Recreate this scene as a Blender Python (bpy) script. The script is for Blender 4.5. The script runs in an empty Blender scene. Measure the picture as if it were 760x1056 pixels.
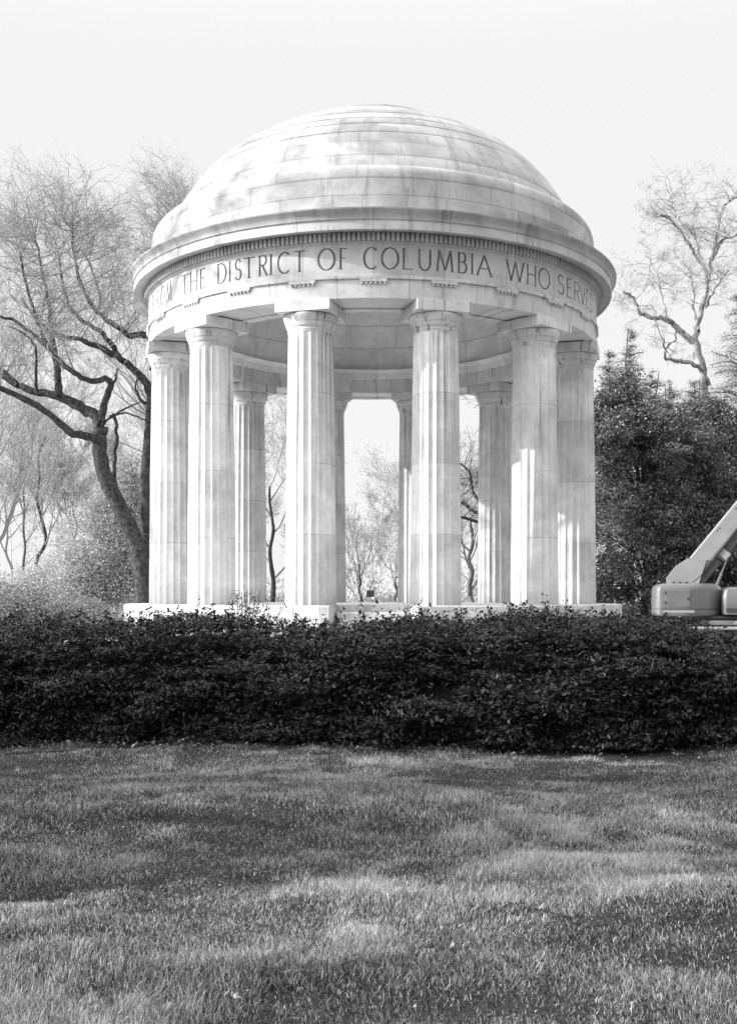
import bpy, bmesh, math, random
import numpy as np
from mathutils import Vector, Matrix

R = math.radians
DENOISE = True
scene = bpy.context.scene
C = scene.collection
rng = np.random.default_rng(7)

# ---------------------------------------------------------------- camera geometry
EYE = 1.45
FPX = 1097.0          # focal length in pixels of the 760 px wide photograph
HX, HY = 380.0, 613.0  # principal column, horizon row
MX, MY = 0.107, 29.27  # memorial centre

def W(px, py, d):
    """world point seen at pixel (px,py) at depth d"""
    return np.array([(px - HX) * d / FPX, d, EYE + (HY - py) * d / FPX])

# ---------------------------------------------------------------- tagging
def tag(o, label=None, cat=None, group=None, kind=None):
    if label: o['label'] = label
    if cat: o['category'] = cat
    if group: o['group'] = group
    if kind: o['kind'] = kind
    return o

def empty(name, loc, label, cat, group=None, rz=0):
    o = bpy.data.objects.new(name, None)
    C.objects.link(o)
    o.location = loc
    o.rotation_euler = (0, 0, rz)
    o.empty_display_size = 0.3
    return tag(o, label, cat, group)

def link(name, me, parent=None, loc=(0, 0, 0), rz=0):
    o = bpy.data.objects.new(name, me)
    C.objects.link(o)
    if parent is not None:
        o.parent = parent
    o.location = loc
    o.rotation_euler = (0, 0, rz)
    return o

# ---------------------------------------------------------------- materials
class NT:
    def __init__(self, name):
        self.m = bpy.data.materials.new(name)
        self.m.use_nodes = True
        self.t = self.m.node_tree
        self.t.nodes.clear()
        self.out = self.t.nodes.new('ShaderNodeOutputMaterial')
    def n(self, typ, **kw):
        nd = self.t.nodes.new(typ)
        for k, v in kw.items():
            setattr(nd, k, v)
        return nd
    def l(self, a, b):
        self.t.links.new(a, b)
    def put(self, sock, v):
        if isinstance(v, (int, float)):
            sock.default_value = v
        elif isinstance(v, tuple):
            sock.default_value = v
        else:
            self.l(v, sock)
    def math(self, op, a, b=0.0, c=0.0, clamp=False):
        nd = self.n('ShaderNodeMath', operation=op, use_clamp=clamp)
        for i, v in enumerate((a, b, c)):
            self.put(nd.inputs[i], v)
        return nd.outputs[0]
    def comb(self, x, y, z):
        nd = self.n('ShaderNodeCombineXYZ')
        for i, v in enumerate((x, y, z)):
            self.put(nd.inputs[i], v)
        return nd.outputs[0]
    def noise(self, vec, scale, detail=4, rough=0.55, dist=0.0):
        nd = self.n('ShaderNodeTexNoise')
        if vec is not None:
            self.l(vec, nd.inputs['Vector'])
        nd.inputs['Scale'].default_value = scale
        nd.inputs['Detail'].default_value = detail
        nd.inputs['Roughness'].default_value = rough
        nd.inputs['Distortion'].default_value = dist
        return nd.outputs[0]
    def remap(self, v, a, b, c, d):
        nd = self.n('ShaderNodeMapRange')
        self.put(nd.inputs[0], v)
        for i, x in enumerate((a, b, c, d)):
            nd.inputs[i + 1].default_value = x
        return nd.outputs[0]
    def attr(self, name):
        return self.n('ShaderNodeAttribute', attribute_name=name).outputs['Fac']
    def finish(self, val, rough=0.7, spec=0.3, bump=None, bumpd=0.01, metal=0.0, coat=0.0, trans=0.0):
        rgb = self.n('ShaderNodeCombineColor')
        for i in range(3):
            self.put(rgb.inputs[i], val)
        b = self.n('ShaderNodeBsdfPrincipled')
        self.l(rgb.outputs[0], b.inputs['Base Color'])
        self.put(b.inputs['Roughness'], rough)
        b.inputs['Specular IOR Level'].default_value = spec
        b.inputs['Metallic'].default_value = metal
        b.inputs['Coat Weight'].default_value = coat
        if bump is not None:
            bp = self.n('ShaderNodeBump')
            bp.inputs['Distance'].default_value = bumpd
            self.l(bump, bp.inputs['Height'])
            self.l(bp.outputs[0], b.inputs['Normal'])
        sh = b.outputs[0]
        if trans > 0:
            tr = self.n('ShaderNodeBsdfTranslucent')
            self.l(rgb.outputs[0], tr.inputs[0])
            mx = self.n('ShaderNodeMixShader')
            mx.inputs[0].default_value = trans
            self.l(sh, mx.inputs[1]); self.l(tr.outputs[0], mx.inputs[2])
            sh = mx.outputs[0]
        self.l(sh, self.out.inputs[0])
        return self.m

def simple(name, v, rough=0.7, var=0.25, scale=6.0, spec=0.3, **kw):
    n = NT(name)
    tc = n.n('ShaderNodeTexCoord').outputs['Object']
    ns = n.noise(tc, scale, 5)
    val = n.math('MULTIPLY', v, n.remap(ns, 0.25, 0.75, 1 - var, 1 + var))
    return n.finish(val, rough, spec, bump=ns, bumpd=kw.pop('bumpd', 0.004), **kw)

def leafmat(name, v, var=0.5, rough=0.5, spec=0.35, trans=0.25):
    """leaves: value varies leaf by leaf through the point attribute 'tone'"""
    n = NT(name)
    t = n.attr('tone')
    val = n.math('MULTIPLY', v, n.remap(t, 0.0, 1.0, 1 - var, 1 + var))
    return n.finish(val, rough, spec, trans=trans)

def marble(name, base, nblocks=0, offset=0.0, stagger=False, column=False, streak=0.3, tone=0.08, mott=0.16, joint=0.38, runoff=False):
    """white marble: soft clouding, grey veins, block joints, soot streaks running down"""
    n = NT(name)
    tc = n.n('ShaderNodeTexCoord').outputs['Object']
    sp = n.n('ShaderNodeSeparateXYZ'); n.l(tc, sp.inputs[0])
    x, y, z = sp.outputs
    rnd = n.n('ShaderNodeObjectInfo').outputs['Random']
    if column:
        off = n.math('MULTIPLY', rnd, 50.0)
        pv = n.comb(n.math('ADD', x, off), n.math('ADD', y, off), z)
    else:
        pv = tc
    cloud = n.noise(pv, 1.1, 6, 0.6, 0.6)
    fine = n.noise(pv, 9.0, 6, 0.65)
    # veins: stretched warped noise
    spv = n.n('ShaderNodeSeparateXYZ'); n.l(pv, spv.inputs[0])
    vv = n.comb(n.math('MULTIPLY', spv.outputs[0], 2.2), n.math('MULTIPLY', spv.outputs[1], 2.2), n.math('MULTIPLY', spv.outputs[2], 0.9))
    vein = n.noise(vv, 1.6, 7, 0.62, 1.6)
    vein = n.math('ABSOLUTE', n.math('SUBTRACT', vein, 0.5))
    vein = n.remap(vein, 0.0, 0.05, 1 - 0.10, 1.0)
    val = n.math('MULTIPLY', base, n.remap(cloud, 0.3, 0.7, 1 - mott, 1 + mott * 0.35))
    val = n.math('MULTIPLY', val, n.remap(fine, 0.3, 0.7, 0.95, 1.03))
    val = n.math('MULTIPLY', val, vein)
    # soot streaks
    if column:
        sv = n.comb(n.math('MULTIPLY', spv.outputs[0], 8.5), n.math('MULTIPLY', spv.outputs[1], 8.5), n.math('MULTIPLY', z, 0.16))
        hi = n.remap(z, 1.0, 6.2, 0.25, 1.0)
    else:
        ang = n.math('ARCTAN2', y, x)
        sv = n.comb(n.math('MULTIPLY', n.math('COSINE', ang), 22.0), n.math('MULTIPLY', n.math('SINE', ang), 22.0), n.math('MULTIPLY', z, 0.7))
        hi = 1.0
    st = n.noise(sv, 1.0, 4, 0.6)
    st = n.remap(st, 0.57, 0.70, 0.0, 1.0)
    st = n.math('MULTIPLY', n.math('MULTIPLY', st, hi), streak)
    val = n.math('MULTIPLY', val, n.math('SUBTRACT', 1.0, st))
    if column:      # narrow dark run-off lines below the capital
        sv2 = n.comb(n.math('MULTIPLY', spv.outputs[0], 13.0), n.math('MULTIPLY', spv.outputs[1], 13.0), n.math('MULTIPLY', z, 0.10))
        s2 = n.remap(n.noise(sv2, 1.0, 2, 0.5), 0.64, 0.70, 0.0, 1.0)
        h2 = n.math('MULTIPLY', n.remap(z, 3.0, 6.2, 0.0, 0.62), n.remap(cloud, 0.35, 0.6, 0.4, 1.0))
        val = n.math('MULTIPLY', val, n.math('SUBTRACT', 1.0, n.math('MULTIPLY', s2, h2)))
    elif runoff:    # drips below the taenia
        sv2 = n.comb(n.math('MULTIPLY', n.math('COSINE', ang), 48.0), n.math('MULTIPLY', n.math('SINE', ang), 48.0), n.math('MULTIPLY', z, 1.2))
        s2 = n.remap(n.noise(sv2, 1.0, 3, 0.55), 0.54, 0.66, 0.0, 1.0)
        h2 = n.math('MULTIPLY', n.remap(z, 8.02, 8.38, 0.0, 0.55), n.remap(cloud, 0.42, 0.58, 0.1, 1.0))
        val = n.math('MULTIPLY', val, n.math('SUBTRACT', 1.0, n.math('MULTIPLY', s2, h2)))
    # joints
    if column:
        zz = n.math('ADD', n.math('DIVIDE', z, 1.575), 0.5)
        zf = n.math('ABSOLUTE', n.math('SUBTRACT', n.math('FRACT', zz), 0.5))
        wob = n.noise(pv, 3.0, 3)
        jl = n.remap(zf, 0.0, 0.008, 1.0, 0.0)
        jl = n.math('MULTIPLY', jl, n.remap(wob, 0.38, 0.62, 0.08, 0.58))
        jl = n.math('MULTIPLY', jl, n.math('GREATER_THAN', z, 0.3))
        val = n.math('MULTIPLY', val, n.math('SUBTRACT', 1.0, jl))
        dr = n.math('FLOOR', n.math('DIVIDE', z, 1.575))
        wn = n.n('ShaderNodeTexWhiteNoise', noise_dimensions='2D')
        n.l(n.comb(dr, n.math('MULTIPLY', rnd, 91.0), 0.0), wn.inputs['Vector'])
        val = n.math('MULTIPLY', val, n.remap(wn.outputs[0], 0, 1, 1 - tone, 1 + tone))
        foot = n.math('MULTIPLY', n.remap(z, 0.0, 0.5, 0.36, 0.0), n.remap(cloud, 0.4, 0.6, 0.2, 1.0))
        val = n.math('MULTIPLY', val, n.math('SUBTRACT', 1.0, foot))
    elif nblocks:
        course = n.attr('course'); v = n.attr('v')
        u = n.math('ADD', n.math('MULTIPLY', n.math('DIVIDE', ang, 2 * math.pi), float(nblocks)), offset)
        if stagger:
            wn0 = n.n('ShaderNodeTexWhiteNoise', noise_dimensions='1D')
            n.l(course, wn0.inputs['W'])
            u = n.math('ADD', u, n.math('ADD', n.math('MULTIPLY', course, 0.5), n.math('MULTIPLY', wn0.outputs[0], 0.22)))
        uf = n.math('SUBTRACT', 0.5, n.math('ABSOLUTE', n.math('SUBTRACT', n.math('FRACT', u), 0.5)))
        wj = 0.006 * nblocks / (2 * math.pi * 6.0)
        ju = n.remap(uf, wj, wj * 2.4, joint, 0.0)
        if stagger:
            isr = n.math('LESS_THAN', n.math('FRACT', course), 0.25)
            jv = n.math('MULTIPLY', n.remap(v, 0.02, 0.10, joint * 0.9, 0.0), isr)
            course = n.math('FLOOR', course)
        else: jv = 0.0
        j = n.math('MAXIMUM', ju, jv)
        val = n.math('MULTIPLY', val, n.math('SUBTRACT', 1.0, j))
        wn = n.n('ShaderNodeTexWhiteNoise', noise_dimensions='2D')
        n.l(n.comb(n.math('FLOOR', u), course, 0.0), wn.inputs['Vector'])
        val = n.math('MULTIPLY', val, n.remap(n.math('POWER', wn.outputs[0], 2.5), 0, 1, 1 + tone * 0.5, 1 - tone * 1.5))
    bmp = n.math('ADD', n.math('MULTIPLY', fine, 0.5), vein)
    return n.finish(val, 0.55, 0.3, bump=bmp, bumpd=0.004)

M = {}
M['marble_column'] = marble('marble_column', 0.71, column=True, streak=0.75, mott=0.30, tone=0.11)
M['marble_frieze'] = marble('marble_frieze', 0.57, nblocks=24, offset=0.0, streak=0.22, mott=0.22)
M['marble_architrave'] = marble('marble_architrave', 0.68, nblocks=24, offset=0.5, streak=0.40, mott=0.22, runoff=True)
M['marble_cornice'] = marble('marble_cornice', 0.57, nblocks=24, offset=0.0, streak=0.35, mott=0.26)
M['marble_weathered'] = marble('marble_weathered', 0.43, nblocks=24, offset=0.0, streak=0.35, mott=0.35)
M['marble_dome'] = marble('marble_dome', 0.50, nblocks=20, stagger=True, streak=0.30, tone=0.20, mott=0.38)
M['marble_ceiling'] = marble('marble_ceiling', 0.78, nblocks=20, stagger=True, streak=0.12, tone=0.10, mott=0.25, joint=0.30)
M['marble_base'] = marble('marble_base', 0.58, nblocks=18, offset=0.25, streak=0.4, mott=0.3)
M['groove'] = simple('groove', 0.13, 0.9, 0.7, 5)
M['bark_dark'] = simple('bark_dark', 0.062, 0.95, 0.75, 7, spec=0.1, bumpd=0.09)
M['bark_mid'] = simple('bark_mid', 0.14, 0.95, 0.6, 6, spec=0.1, bumpd=0.07)
M['bark_pale'] = simple('bark_pale', 0.25, 0.9, 0.85, 2.6, spec=0.1, bumpd=0.03)
M['twig_far'] = simple('twig_far', 0.30, 0.9, 0.3, 5)
M['twig_pale'] = simple('twig_pale', 0.42, 0.9, 0.3, 5)
M['twig_near'] = simple('twig_near', 0.30, 0.9, 0.3, 5)
M['bud'] = leafmat('bud', 0.42, 0.4, trans=0.4)
M['leaf_pale'] = leafmat('leaf_pale', 0.55, 0.3, trans=0.45)
M['leaf_mid'] = leafmat('leaf_mid', 0.42, 0.7, trans=0.3)
M['leaf_evergreen'] = leafmat('leaf_evergreen', 0.125, 1.0, rough=0.33, spec=0.6, trans=0.15)
M['leaf_lawnbush'] = leafmat('leaf_lawnbush', 0.42, 0.5, trans=0.3)
M['leaf_cedar'] = leafmat('leaf_cedar', 0.20, 0.6, trans=0.2)
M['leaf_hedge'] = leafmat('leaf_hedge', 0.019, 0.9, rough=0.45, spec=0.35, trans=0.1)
M['leaf_bush'] = leafmat('leaf_bush', 0.26, 0.6, trans=0.25)
M['leaf_dry'] = leafmat('leaf_dry', 0.34, 0.4, trans=0.2)
M['leaf_litter'] = leafmat('leaf_litter', 0.10, 0.8, trans=0.1)
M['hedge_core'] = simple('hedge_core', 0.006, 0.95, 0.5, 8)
M['grass_blade'] = leafmat('grass_blade', 0.36, 0.95, rough=0.4, spec=0.5, trans=0.42)

# ground: soil/turf near, pale mown turf further away
def ground_mat():
    n = NT('turf')
    tc = n.n('ShaderNodeTexCoord').outputs['Object']
    sp = n.n('ShaderNodeSeparateXYZ'); n.l(tc, sp.inputs[0])
    a = n.noise(tc, 0.35, 6); b = n.noise(tc, 14.0, 6, 0.7); c = n.noise(tc, 90.0, 3, 0.7)
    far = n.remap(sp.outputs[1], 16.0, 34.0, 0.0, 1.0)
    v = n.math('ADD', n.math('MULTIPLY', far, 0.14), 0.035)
    v = n.math('MULTIPLY', v, n.remap(a, 0.3, 0.7, 0.7, 1.3))
    v = n.math('MULTIPLY', v, n.remap(b, 0.3, 0.7, 0.6, 1.4))
    v = n.math('MULTIPLY', v, n.remap(c, 0.3, 0.7, 0.6, 1.4))
    return n.finish(v, 0.95, 0.1, bump=b, bumpd=0.03)
M['turf'] = ground_mat()
M['mulch'] = simple('mulch', 0.018, 0.95, 0.6, 25, bumpd=0.02)
M['paving'] = simple('paving', 0.52, 0.9, 0.15, 3)
M['lift_paint'] = simple('lift_paint', 0.28, 0.45, 0.16, 3, spec=0.5, bumpd=0.0005)
M['lift_cover'] = simple('lift_cover', 0.135, 0.38, 0.18, 2.5, spec=0.5, bumpd=0.0005, coat=0.3)
M['lift_dark'] = simple('lift_dark', 0.05, 0.6, 0.3, 8)
M['lift_grey'] = simple('lift_grey', 0.15, 0.5, 0.2, 5)
M['rubber'] = simple('rubber', 0.03, 0.85, 0.3, 8)
M['steel'] = simple('steel', 0.5, 0.35, 0.1, 5, metal=0.8)
M['sign_dark'] = simple('sign_dark', 0.06, 0.6, 0.2, 6)

# ---------------------------------------------------------------- mesh helpers
def np_mesh(name, V, quads=None, tris=None, mats=(), qmat=None, tmat=None, attrs=None, smooth=False):
    me = bpy.data.meshes.new(name)
    V = np.asarray(V, dtype=np.float32)
    me.vertices.add(len(V)); me.vertices.foreach_set('co', V.ravel())
    nq = 0 if quads is None else len(quads)
    nt = 0 if tris is None else len(tris)
    idx = []
    if nq: idx.append(np.asarray(quads, dtype=np.int32).ravel())
    if nt: idx.append(np.asarray(tris, dtype=np.int32).ravel())
    idx = np.concatenate(idx)
    me.loops.add(len(idx)); me.loops.foreach_set('vertex_index', idx)
    ls = np.concatenate([np.arange(nq) * 4, nq * 4 + np.arange(nt) * 3]).astype(np.int32)
    me.polygons.add(nq + nt)
    me.polygons.foreach_set('loop_start', ls)
    try:
        lt = np.concatenate([np.full(nq, 4), np.full(nt, 3)]).astype(np.int32)
        me.polygons.foreach_set('loop_total', lt)
    except Exception:
        pass
    for m in mats: me.materials.append(m)
    mi = np.zeros(nq + nt, dtype=np.int32)
    if qmat is not None and nq: mi[:nq] = qmat
    if tmat is not None and nt: mi[nq:] = tmat
    me.polygons.foreach_set('material_index', mi)
    me.polygons.foreach_set('use_smooth', np.full(nq + nt, smooth, dtype=bool))
    if attrs:
        for k, (dom, arr) in attrs.items():
            a = me.attributes.new(k, 'FLOAT', dom)
            a.data.foreach_set('value', np.asarray(arr, dtype=np.float32))
    me.update(calc_edges=True)
    return me

def bm_mesh(name, bm, mat, smooth=False):
    me = bpy.data.meshes.new(name)
    bmesh.ops.recalc_face_normals(bm, faces=bm.faces)
    bm.to_mesh(me); bm.free()
    for m in (mat if isinstance(mat, (list, tuple)) else [mat]): me.materials.append(m)
    if smooth:
        for p in me.polygons: p.use_smooth = True
    return me

def lathe(name, strips, mat, seg=192, a0=0.0, a1=2 * math.pi, courses=None):
    """strips: list of polylines [(r,z),...]; each is shaded smooth on its own"""
    full = abs(a1 - a0 - 2 * math.pi) < 1e-6
    na = seg if full else seg + 1
    th = a0 + (a1 - a0) * np.arange(na) / seg
    ct, stn = np.cos(th), np.sin(th)
    Vs, Qs, vs, cs = [], [], [], []
    base = 0
    for si, pl in enumerate(strips):
        p = np.array(pl, dtype=float)
        k = len(p)
        Vx = p[:, 0][:, None] * ct[None]; Vy = p[:, 0][:, None] * stn[None]
        Vz = np.repeat(p[:, 1][:, None], na, 1)
        Vs.append(np.stack([Vx, Vy, Vz], -1).reshape(-1, 3))
        L = np.concatenate([[0], np.cumsum(np.hypot(*np.diff(p, axis=0).T))])
        vs.append(np.repeat(L / max(L[-1], 1e-6), na))
        i, j = np.meshgrid(np.arange(k - 1), np.arange(seg), indexing='ij')
        j2 = (j + 1) % na if full else j + 1
        q = np.stack([i * na + j, i * na + j2, (i + 1) * na + j2, (i + 1) * na + j], -1).reshape(-1, 4) + base
        Qs.append(q); cs.append(np.full(len(q), courses[si] if courses else si))
        base += k * na
    return np_mesh(name, np.concatenate(Vs), np.concatenate(Qs), mats=[mat], smooth=True,
                   attrs={'v': ('POINT', np.concatenate(vs)), 'course': ('FACE', np.concatenate(cs))})

def box_bm(bm, x0, x1, y0, y1, z0, z1, mtx=None):
    vs = [bm.verts.new(v) for v in ((x0, y0, z0), (x1, y0, z0), (x1, y1, z0), (x0, y1, z0), (x0, y0, z1), (x1, y0, z1), (x1, y1, z1), (x0, y1, z1))]
    for f in ((3, 2, 1, 0), (4, 5, 6, 7), (0, 1, 5, 4), (1, 2, 6, 5), (2, 3, 7, 6), (3, 0, 4, 7)):
        bm.faces.new([vs[i] for i in f])
    if mtx is not None:
        bmesh.ops.transform(bm, matrix=mtx, verts=vs)
    return vs

def bevel_all(bm, w, seg=2):
    bmesh.ops.bevel(bm, geom=list(bm.edges), offset=w, segments=seg, affect='EDGES', profile=0.5)

def vnoise(x, y, seed, scale):
    """2-D value noise, 0..1"""
    r = np.random.default_rng(seed).random((128, 128))
    x = np.asarray(x) * scale + 1000.0; y = np.asarray(y) * scale + 1000.0
    xi = np.floor(x).astype(int); yi = np.floor(y).astype(int)
    fx = x - xi; fy = y - yi
    fx = fx * fx * (3 - 2 * fx); fy = fy * fy * (3 - 2 * fy)
    g = lambda a, b: r[a % 128, b % 128]
    return (g(xi, yi) * (1 - fx) + g(xi + 1, yi) * fx) * (1 - fy) + (g(xi, yi + 1) * (1 - fx) + g(xi + 1, yi + 1) * fx) * fy

# ================================================================ SETTING: ground
def gz(x, y):
    x = np.asarray(x, float); y = np.asarray(y, float)
    fade = np.clip((26 - np.hypot(x, y - 6)) / 12, 0, 1)
    return fade * (0.12 * (vnoise(x * 0.55, y, 3, 0.8) - 0.5) + 0.085 * (vnoise(x * 0.6, y, 4, 2.0) - 0.5) + 0.04 * (vnoise(x * 0.8, y, 5, 5.0) - 0.5))

def axis(lo, hi, fine_lo, fine_hi, step, far):
    a = list(np.arange(fine_lo, fine_hi + 1e-6, step))
    v = fine_lo; s = step
    left = []
    while v > lo:
        s *= 1.35; v -= s; left.append(max(v, lo))
    v = fine_hi; s = step
    right = []
    while v < hi:
        s *= 1.35; v += s; right.append(min(v, hi))
    return np.array(left[::-1] + a + right)
gx = axis(-900, 900, -7, 7, 0.10, 0); gy = axis(-300, 1500, 1, 14, 0.09, 0)
X, Y = np.meshgrid(gx, gy, indexing='ij')
V = np.stack([X, Y, gz(X, Y)], -1).reshape(-1, 3)
ni, nj = X.shape
i, j = np.meshgrid(np.arange(ni - 1), np.arange(nj - 1), indexing='ij')
Q = np.stack([i * nj + j, (i + 1) * nj + j, (i + 1) * nj + j + 1, i * nj + j + 1], -1).reshape(-1, 4)
g = link('ground', np_mesh('ground', V, Q, mats=[M['turf']], smooth=True))
tag(g, kind='structure')

# ---------------------------------------------------------------- grass blades
def grass_mesh():
    parts = []
    def sample(n, y0, y1):
        y = rng.uniform(y0, y1, n); x = rng.uniform(-1, 1, n) * (0.37 * y + 1.3)
        return x, y
    V, Qs, Ts, tone = [], [], [], []
    base = 0
    for (y0, y1, dens, two, side) in ((2.7, 5.0, 21000, True, 0), (5.0, 7.4, 13000, True, 0), (7.4, 10.3, 7000, False, 0), (1.6, 10.3, 2600, False, 1)):
        area = (0.37 * (y0 + y1) / 2 + 1.3) * 2 * (y1 - y0)
        n = int(area * dens)
        x, y = sample(n, y0, y1)
        if side:        # beyond the frame's edges: coarser
            n = int(dens * 2 * 4.0 * (y1 - y0)); y = rng.uniform(y0, y1, n)
            x = np.sign(rng.uniform(-1, 1, n)) * (0.37 * y + 1.3 + rng.uniform(0, 4.0, n) - np.where(y < 2.7, 2.2, 0))
        # tufts: density and length follow clumps
        cl = 0.45 * vnoise(x * 0.6, y, 11, 1.7) + 0.3 * vnoise(x * 0.8, y, 15, 4.0) + 0.25 * vnoise(x, y, 12, 9.0)
        cl = np.clip((cl - 0.5) * 1.9 + 0.5, 0, 1)
        keep = rng.random(n) < 0.45 + 0.8 * cl
        x, y, cl = x[keep], y[keep], cl[keep]; n = len(x)
        L = (0.015 + 0.034 * cl ** 1.5) * rng.uniform(0.45, 1.5, n)
        wd = rng.uniform(0.0009, 0.0018, n) * (1 + 0.09 * (y - 3)) * (2.4 if side else 1.0)
        lean_dir = rng.uniform(0, 2 * np.pi, n) * 0.85 + 5.0 * vnoise(x, y, 13, 1.6)
        lean = rng.uniform(0.1, 1.2, n)
        dx, dy = np.cos(lean_dir), np.sin(lean_dir)
        a = rng.uniform(0, np.pi, n); wx, wy = np.cos(a) * wd, np.sin(a) * wd
        z = gz(x, y) - 0.004
        b = np.stack([x, y, z], -1)
        wv = np.stack([wx, wy, 0 * wx], -1)
        tip = b + np.stack([dx * L * lean, dy * L * lean, L * np.sqrt(np.maximum(0.08, 1 - (0.75 * lean) ** 2))], -1)
        dry = vnoise(x, y, 14, 1.1) * 0.25
        tn = np.clip(rng.beta(1.2, 2.1, n) + 0.30 * (cl - 0.5) + 0.45 * (vnoise(x * 0.5, y, 17, 1.5) - 0.5) + 0.35 * (vnoise(x * 0.7, y, 18, 4.5) - 0.5) - 0.04, 0, 1)
        isdry = rng.random(n) < 0.03 + dry * 0.25
        tn = np.where(isdry, 0.9 + rng.random(n) * 0.7, tn)
        if two:
            mid = b + (tip - b) * 0.55 + np.stack([-dx * L * lean * 0.14, -dy * L * lean * 0.14, L * 0.14], -1)
            vv = np.stack([b - wv, b + wv, mid + wv * 0.8, mid - wv * 0.8, tip], 1).reshape(-1, 3)
            o = base + np.arange(n)[:, None] * 5
            Qs.append(o + np.array([[0, 1, 2, 3]])); Ts.append(o + np.array([[3, 2, 4]]))
            tone.append(np.repeat(tn, 5)); base += 5 * n
        else:
            vv = np.stack([b - wv * 1.2, b + wv * 1.2, tip], 1).reshape(-1, 3)
            o = base + np.arange(n)[:, None] * 3
            Ts.append(o + np.array([[0, 1, 2]])); tone.append(np.repeat(tn, 3)); base += 3 * n
        V.append(vv)
    # clover and small broad weeds in patches
    n = 60000
    y = rng.uniform(2.8, 10.2, n); x = rng.uniform(-1, 1, n) * (0.37 * y + 1.2)
    k = (vnoise(x, y, 16, 1.3) > 0.62) & (rng.random(n) < 0.55) | (rng.random(n) < 0.02)
    x, y = x[k], y[k]; n = len(x)
    p = np.stack([x, y, gz(x, y) + rng.uniform(0.012, 0.035, n)], -1)
    lv, lq = leaf_quads(p, np.tile([0, 0, 1.2], (n, 1)), 0.017, 0.8, rng)
    V.append(lv); Qs.append(lq + base); tone.append(np.repeat(rng.uniform(0.02, 0.38, n), 4)); base += len(lv)
    return np_mesh('grass', np.concatenate(V), np.concatenate(Qs), np.concatenate(Ts), mats=[M['grass_blade']],
                   attrs={'tone': ('POINT', np.concatenate(tone))})

# ================================================================ WAR MEMORIAL
mem = empty('war_memorial', (MX, MY, 0), 'round white marble temple with fluted columns and a stepped dome', 'memorial')
FL = 1.24   # floor height

# fluted Doric shaft
def shaft_mesh():
    nf, k = 20, 7
    zs = np.concatenate([np.linspace(0, 5.95, 22), [6.03, 6.09]])
    t = zs / 6.18
    rad = 0.577 - 0.074 * (0.55 * t + 0.45 * t ** 2)
    V, Qs = [], []
    base = 0
    for f in range(nf):
        u = np.linspace(0, 1, k)
        th = (f + u) / nf * 2 * math.pi
        dep = 0.075 * (1 - (2 * u - 1) ** 2) ** 0.8
        fd = np.where(zs > 6.0, np.clip((6.09 - zs) / 0.12, 0, 1), 1.0)
        rr = rad[:, None] * (1 - dep[None] * fd[:, None] * 0.85)
        V.append(np.stack([rr * np.cos(th)[None], rr * np.sin(th)[None], np.repeat(zs[:, None], k, 1)], -1).reshape(-1, 3))
        i, j = np.meshgrid(np.arange(len(zs) - 1), np.arange(k - 1), indexing='ij')
        Qs.append(np.stack([i * k + j, i * k + j + 1, (i + 1) * k + j + 1, (i + 1) * k + j], -1).reshape(-1, 4) + base)
        base += k * len(zs)
    return np_mesh('column', np.concatenate(V), np.concatenate(Qs), mats=[M['marble_column']], smooth=True)
shaft = shaft_mesh()
capital = lathe('capital', [[(0.506, 6.085), (0.515, 6.10), (0.506, 6.115)], [(0.506, 6.115), (0.52, 6.13), (0.51, 6.145)],
                            [(0.51, 6.145), (0.513, 6.19)], [(0.513, 6.19), (0.535, 6.20), (0.535, 6.215)], [(0.535, 6.215), (0.55, 6.225), (0.55, 6.24)],
                            [(0.55, 6.24), (0.575, 6.30), (0.605, 6.38), (0.622, 6.44), (0.622, 6.475), (0.60, 6.49)]], M['marble_column'], 64)
bm = bmesh.new(); box_bm(bm, -0.635, 0.635, -0.635, 0.635, 6.49, 6.728); bevel_all(bm, 0.008, 1)
abacus = bm_mesh('abacus', bm, M['marble_column'])
for q in range(12):
    a = R(15 + 30 * q) - math.pi / 2      # front is -Y
    c = link('column', shaft, mem, (5.45 * math.cos(a), 5.45 * math.sin(a), FL), a)
    link('capital', capital, c); link('abacus', abacus, c)

# entablature
link_a = link('architrave', lathe('architrave', [[(4.85, 8.40), (4.85, 7.97)], [(4.85, 7.97), (5.1, 7.97)], [(5.1, 7.97), (5.1, 8.0)], [(5.1, 8.0), (5.8, 8.0)], [(5.8, 8.0), (5.8, 7.97)], [(5.8, 7.97), (6.03, 7.97)],
    [(6.03, 7.97), (6.03, 8.39)], [(6.03, 8.39), (6.08, 8.39)], [(6.08, 8.39), (6.085, 8.45)], [(6.085, 8.45), (6.03, 8.455)]],
    M['marble_architrave'], 240, courses=[1, 0, 0, 0, 0, 0, 2, 3, 3, 3]), mem)
bm = bmesh.new()
box_bm(bm, 6.028, 6.078, -0.30, 0.30, 8.32, 8.387)
for k in range(6):
    yy = -0.25 + 0.1 * k
    bmesh.ops.create_cone(bm, segments=8, radius1=0.027, radius2=0.02, depth=0.045, cap_ends=True, matrix=Matrix.Translation((6.052, yy, 8.298)))
reg = bm_mesh('regula', bm, M['marble_architrave'])
for q in range(24):
    link('regula', reg, link_a, (0, 0, 0), R(15 * q) - math.pi / 2)
fr = link('frieze', lathe('frieze', [[(6.03, 8.4551), (5.90, 8.455), (5.90, 9.15), (6.03, 9.15), (6.03, 8.4551)]], M['marble_frieze'], 360, courses=[5]), mem)
link('bed_moulding', lathe('bed_moulding', [[(6.03, 9.152), (6.06, 9.165), (6.07, 9.185)], [(6.07, 9.185), (6.08, 9.185)], [(6.08, 9.185), (6.08, 9.385)]],
                             M['marble_frieze'], 240, courses=[6, 6, 6]), mem)
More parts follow.
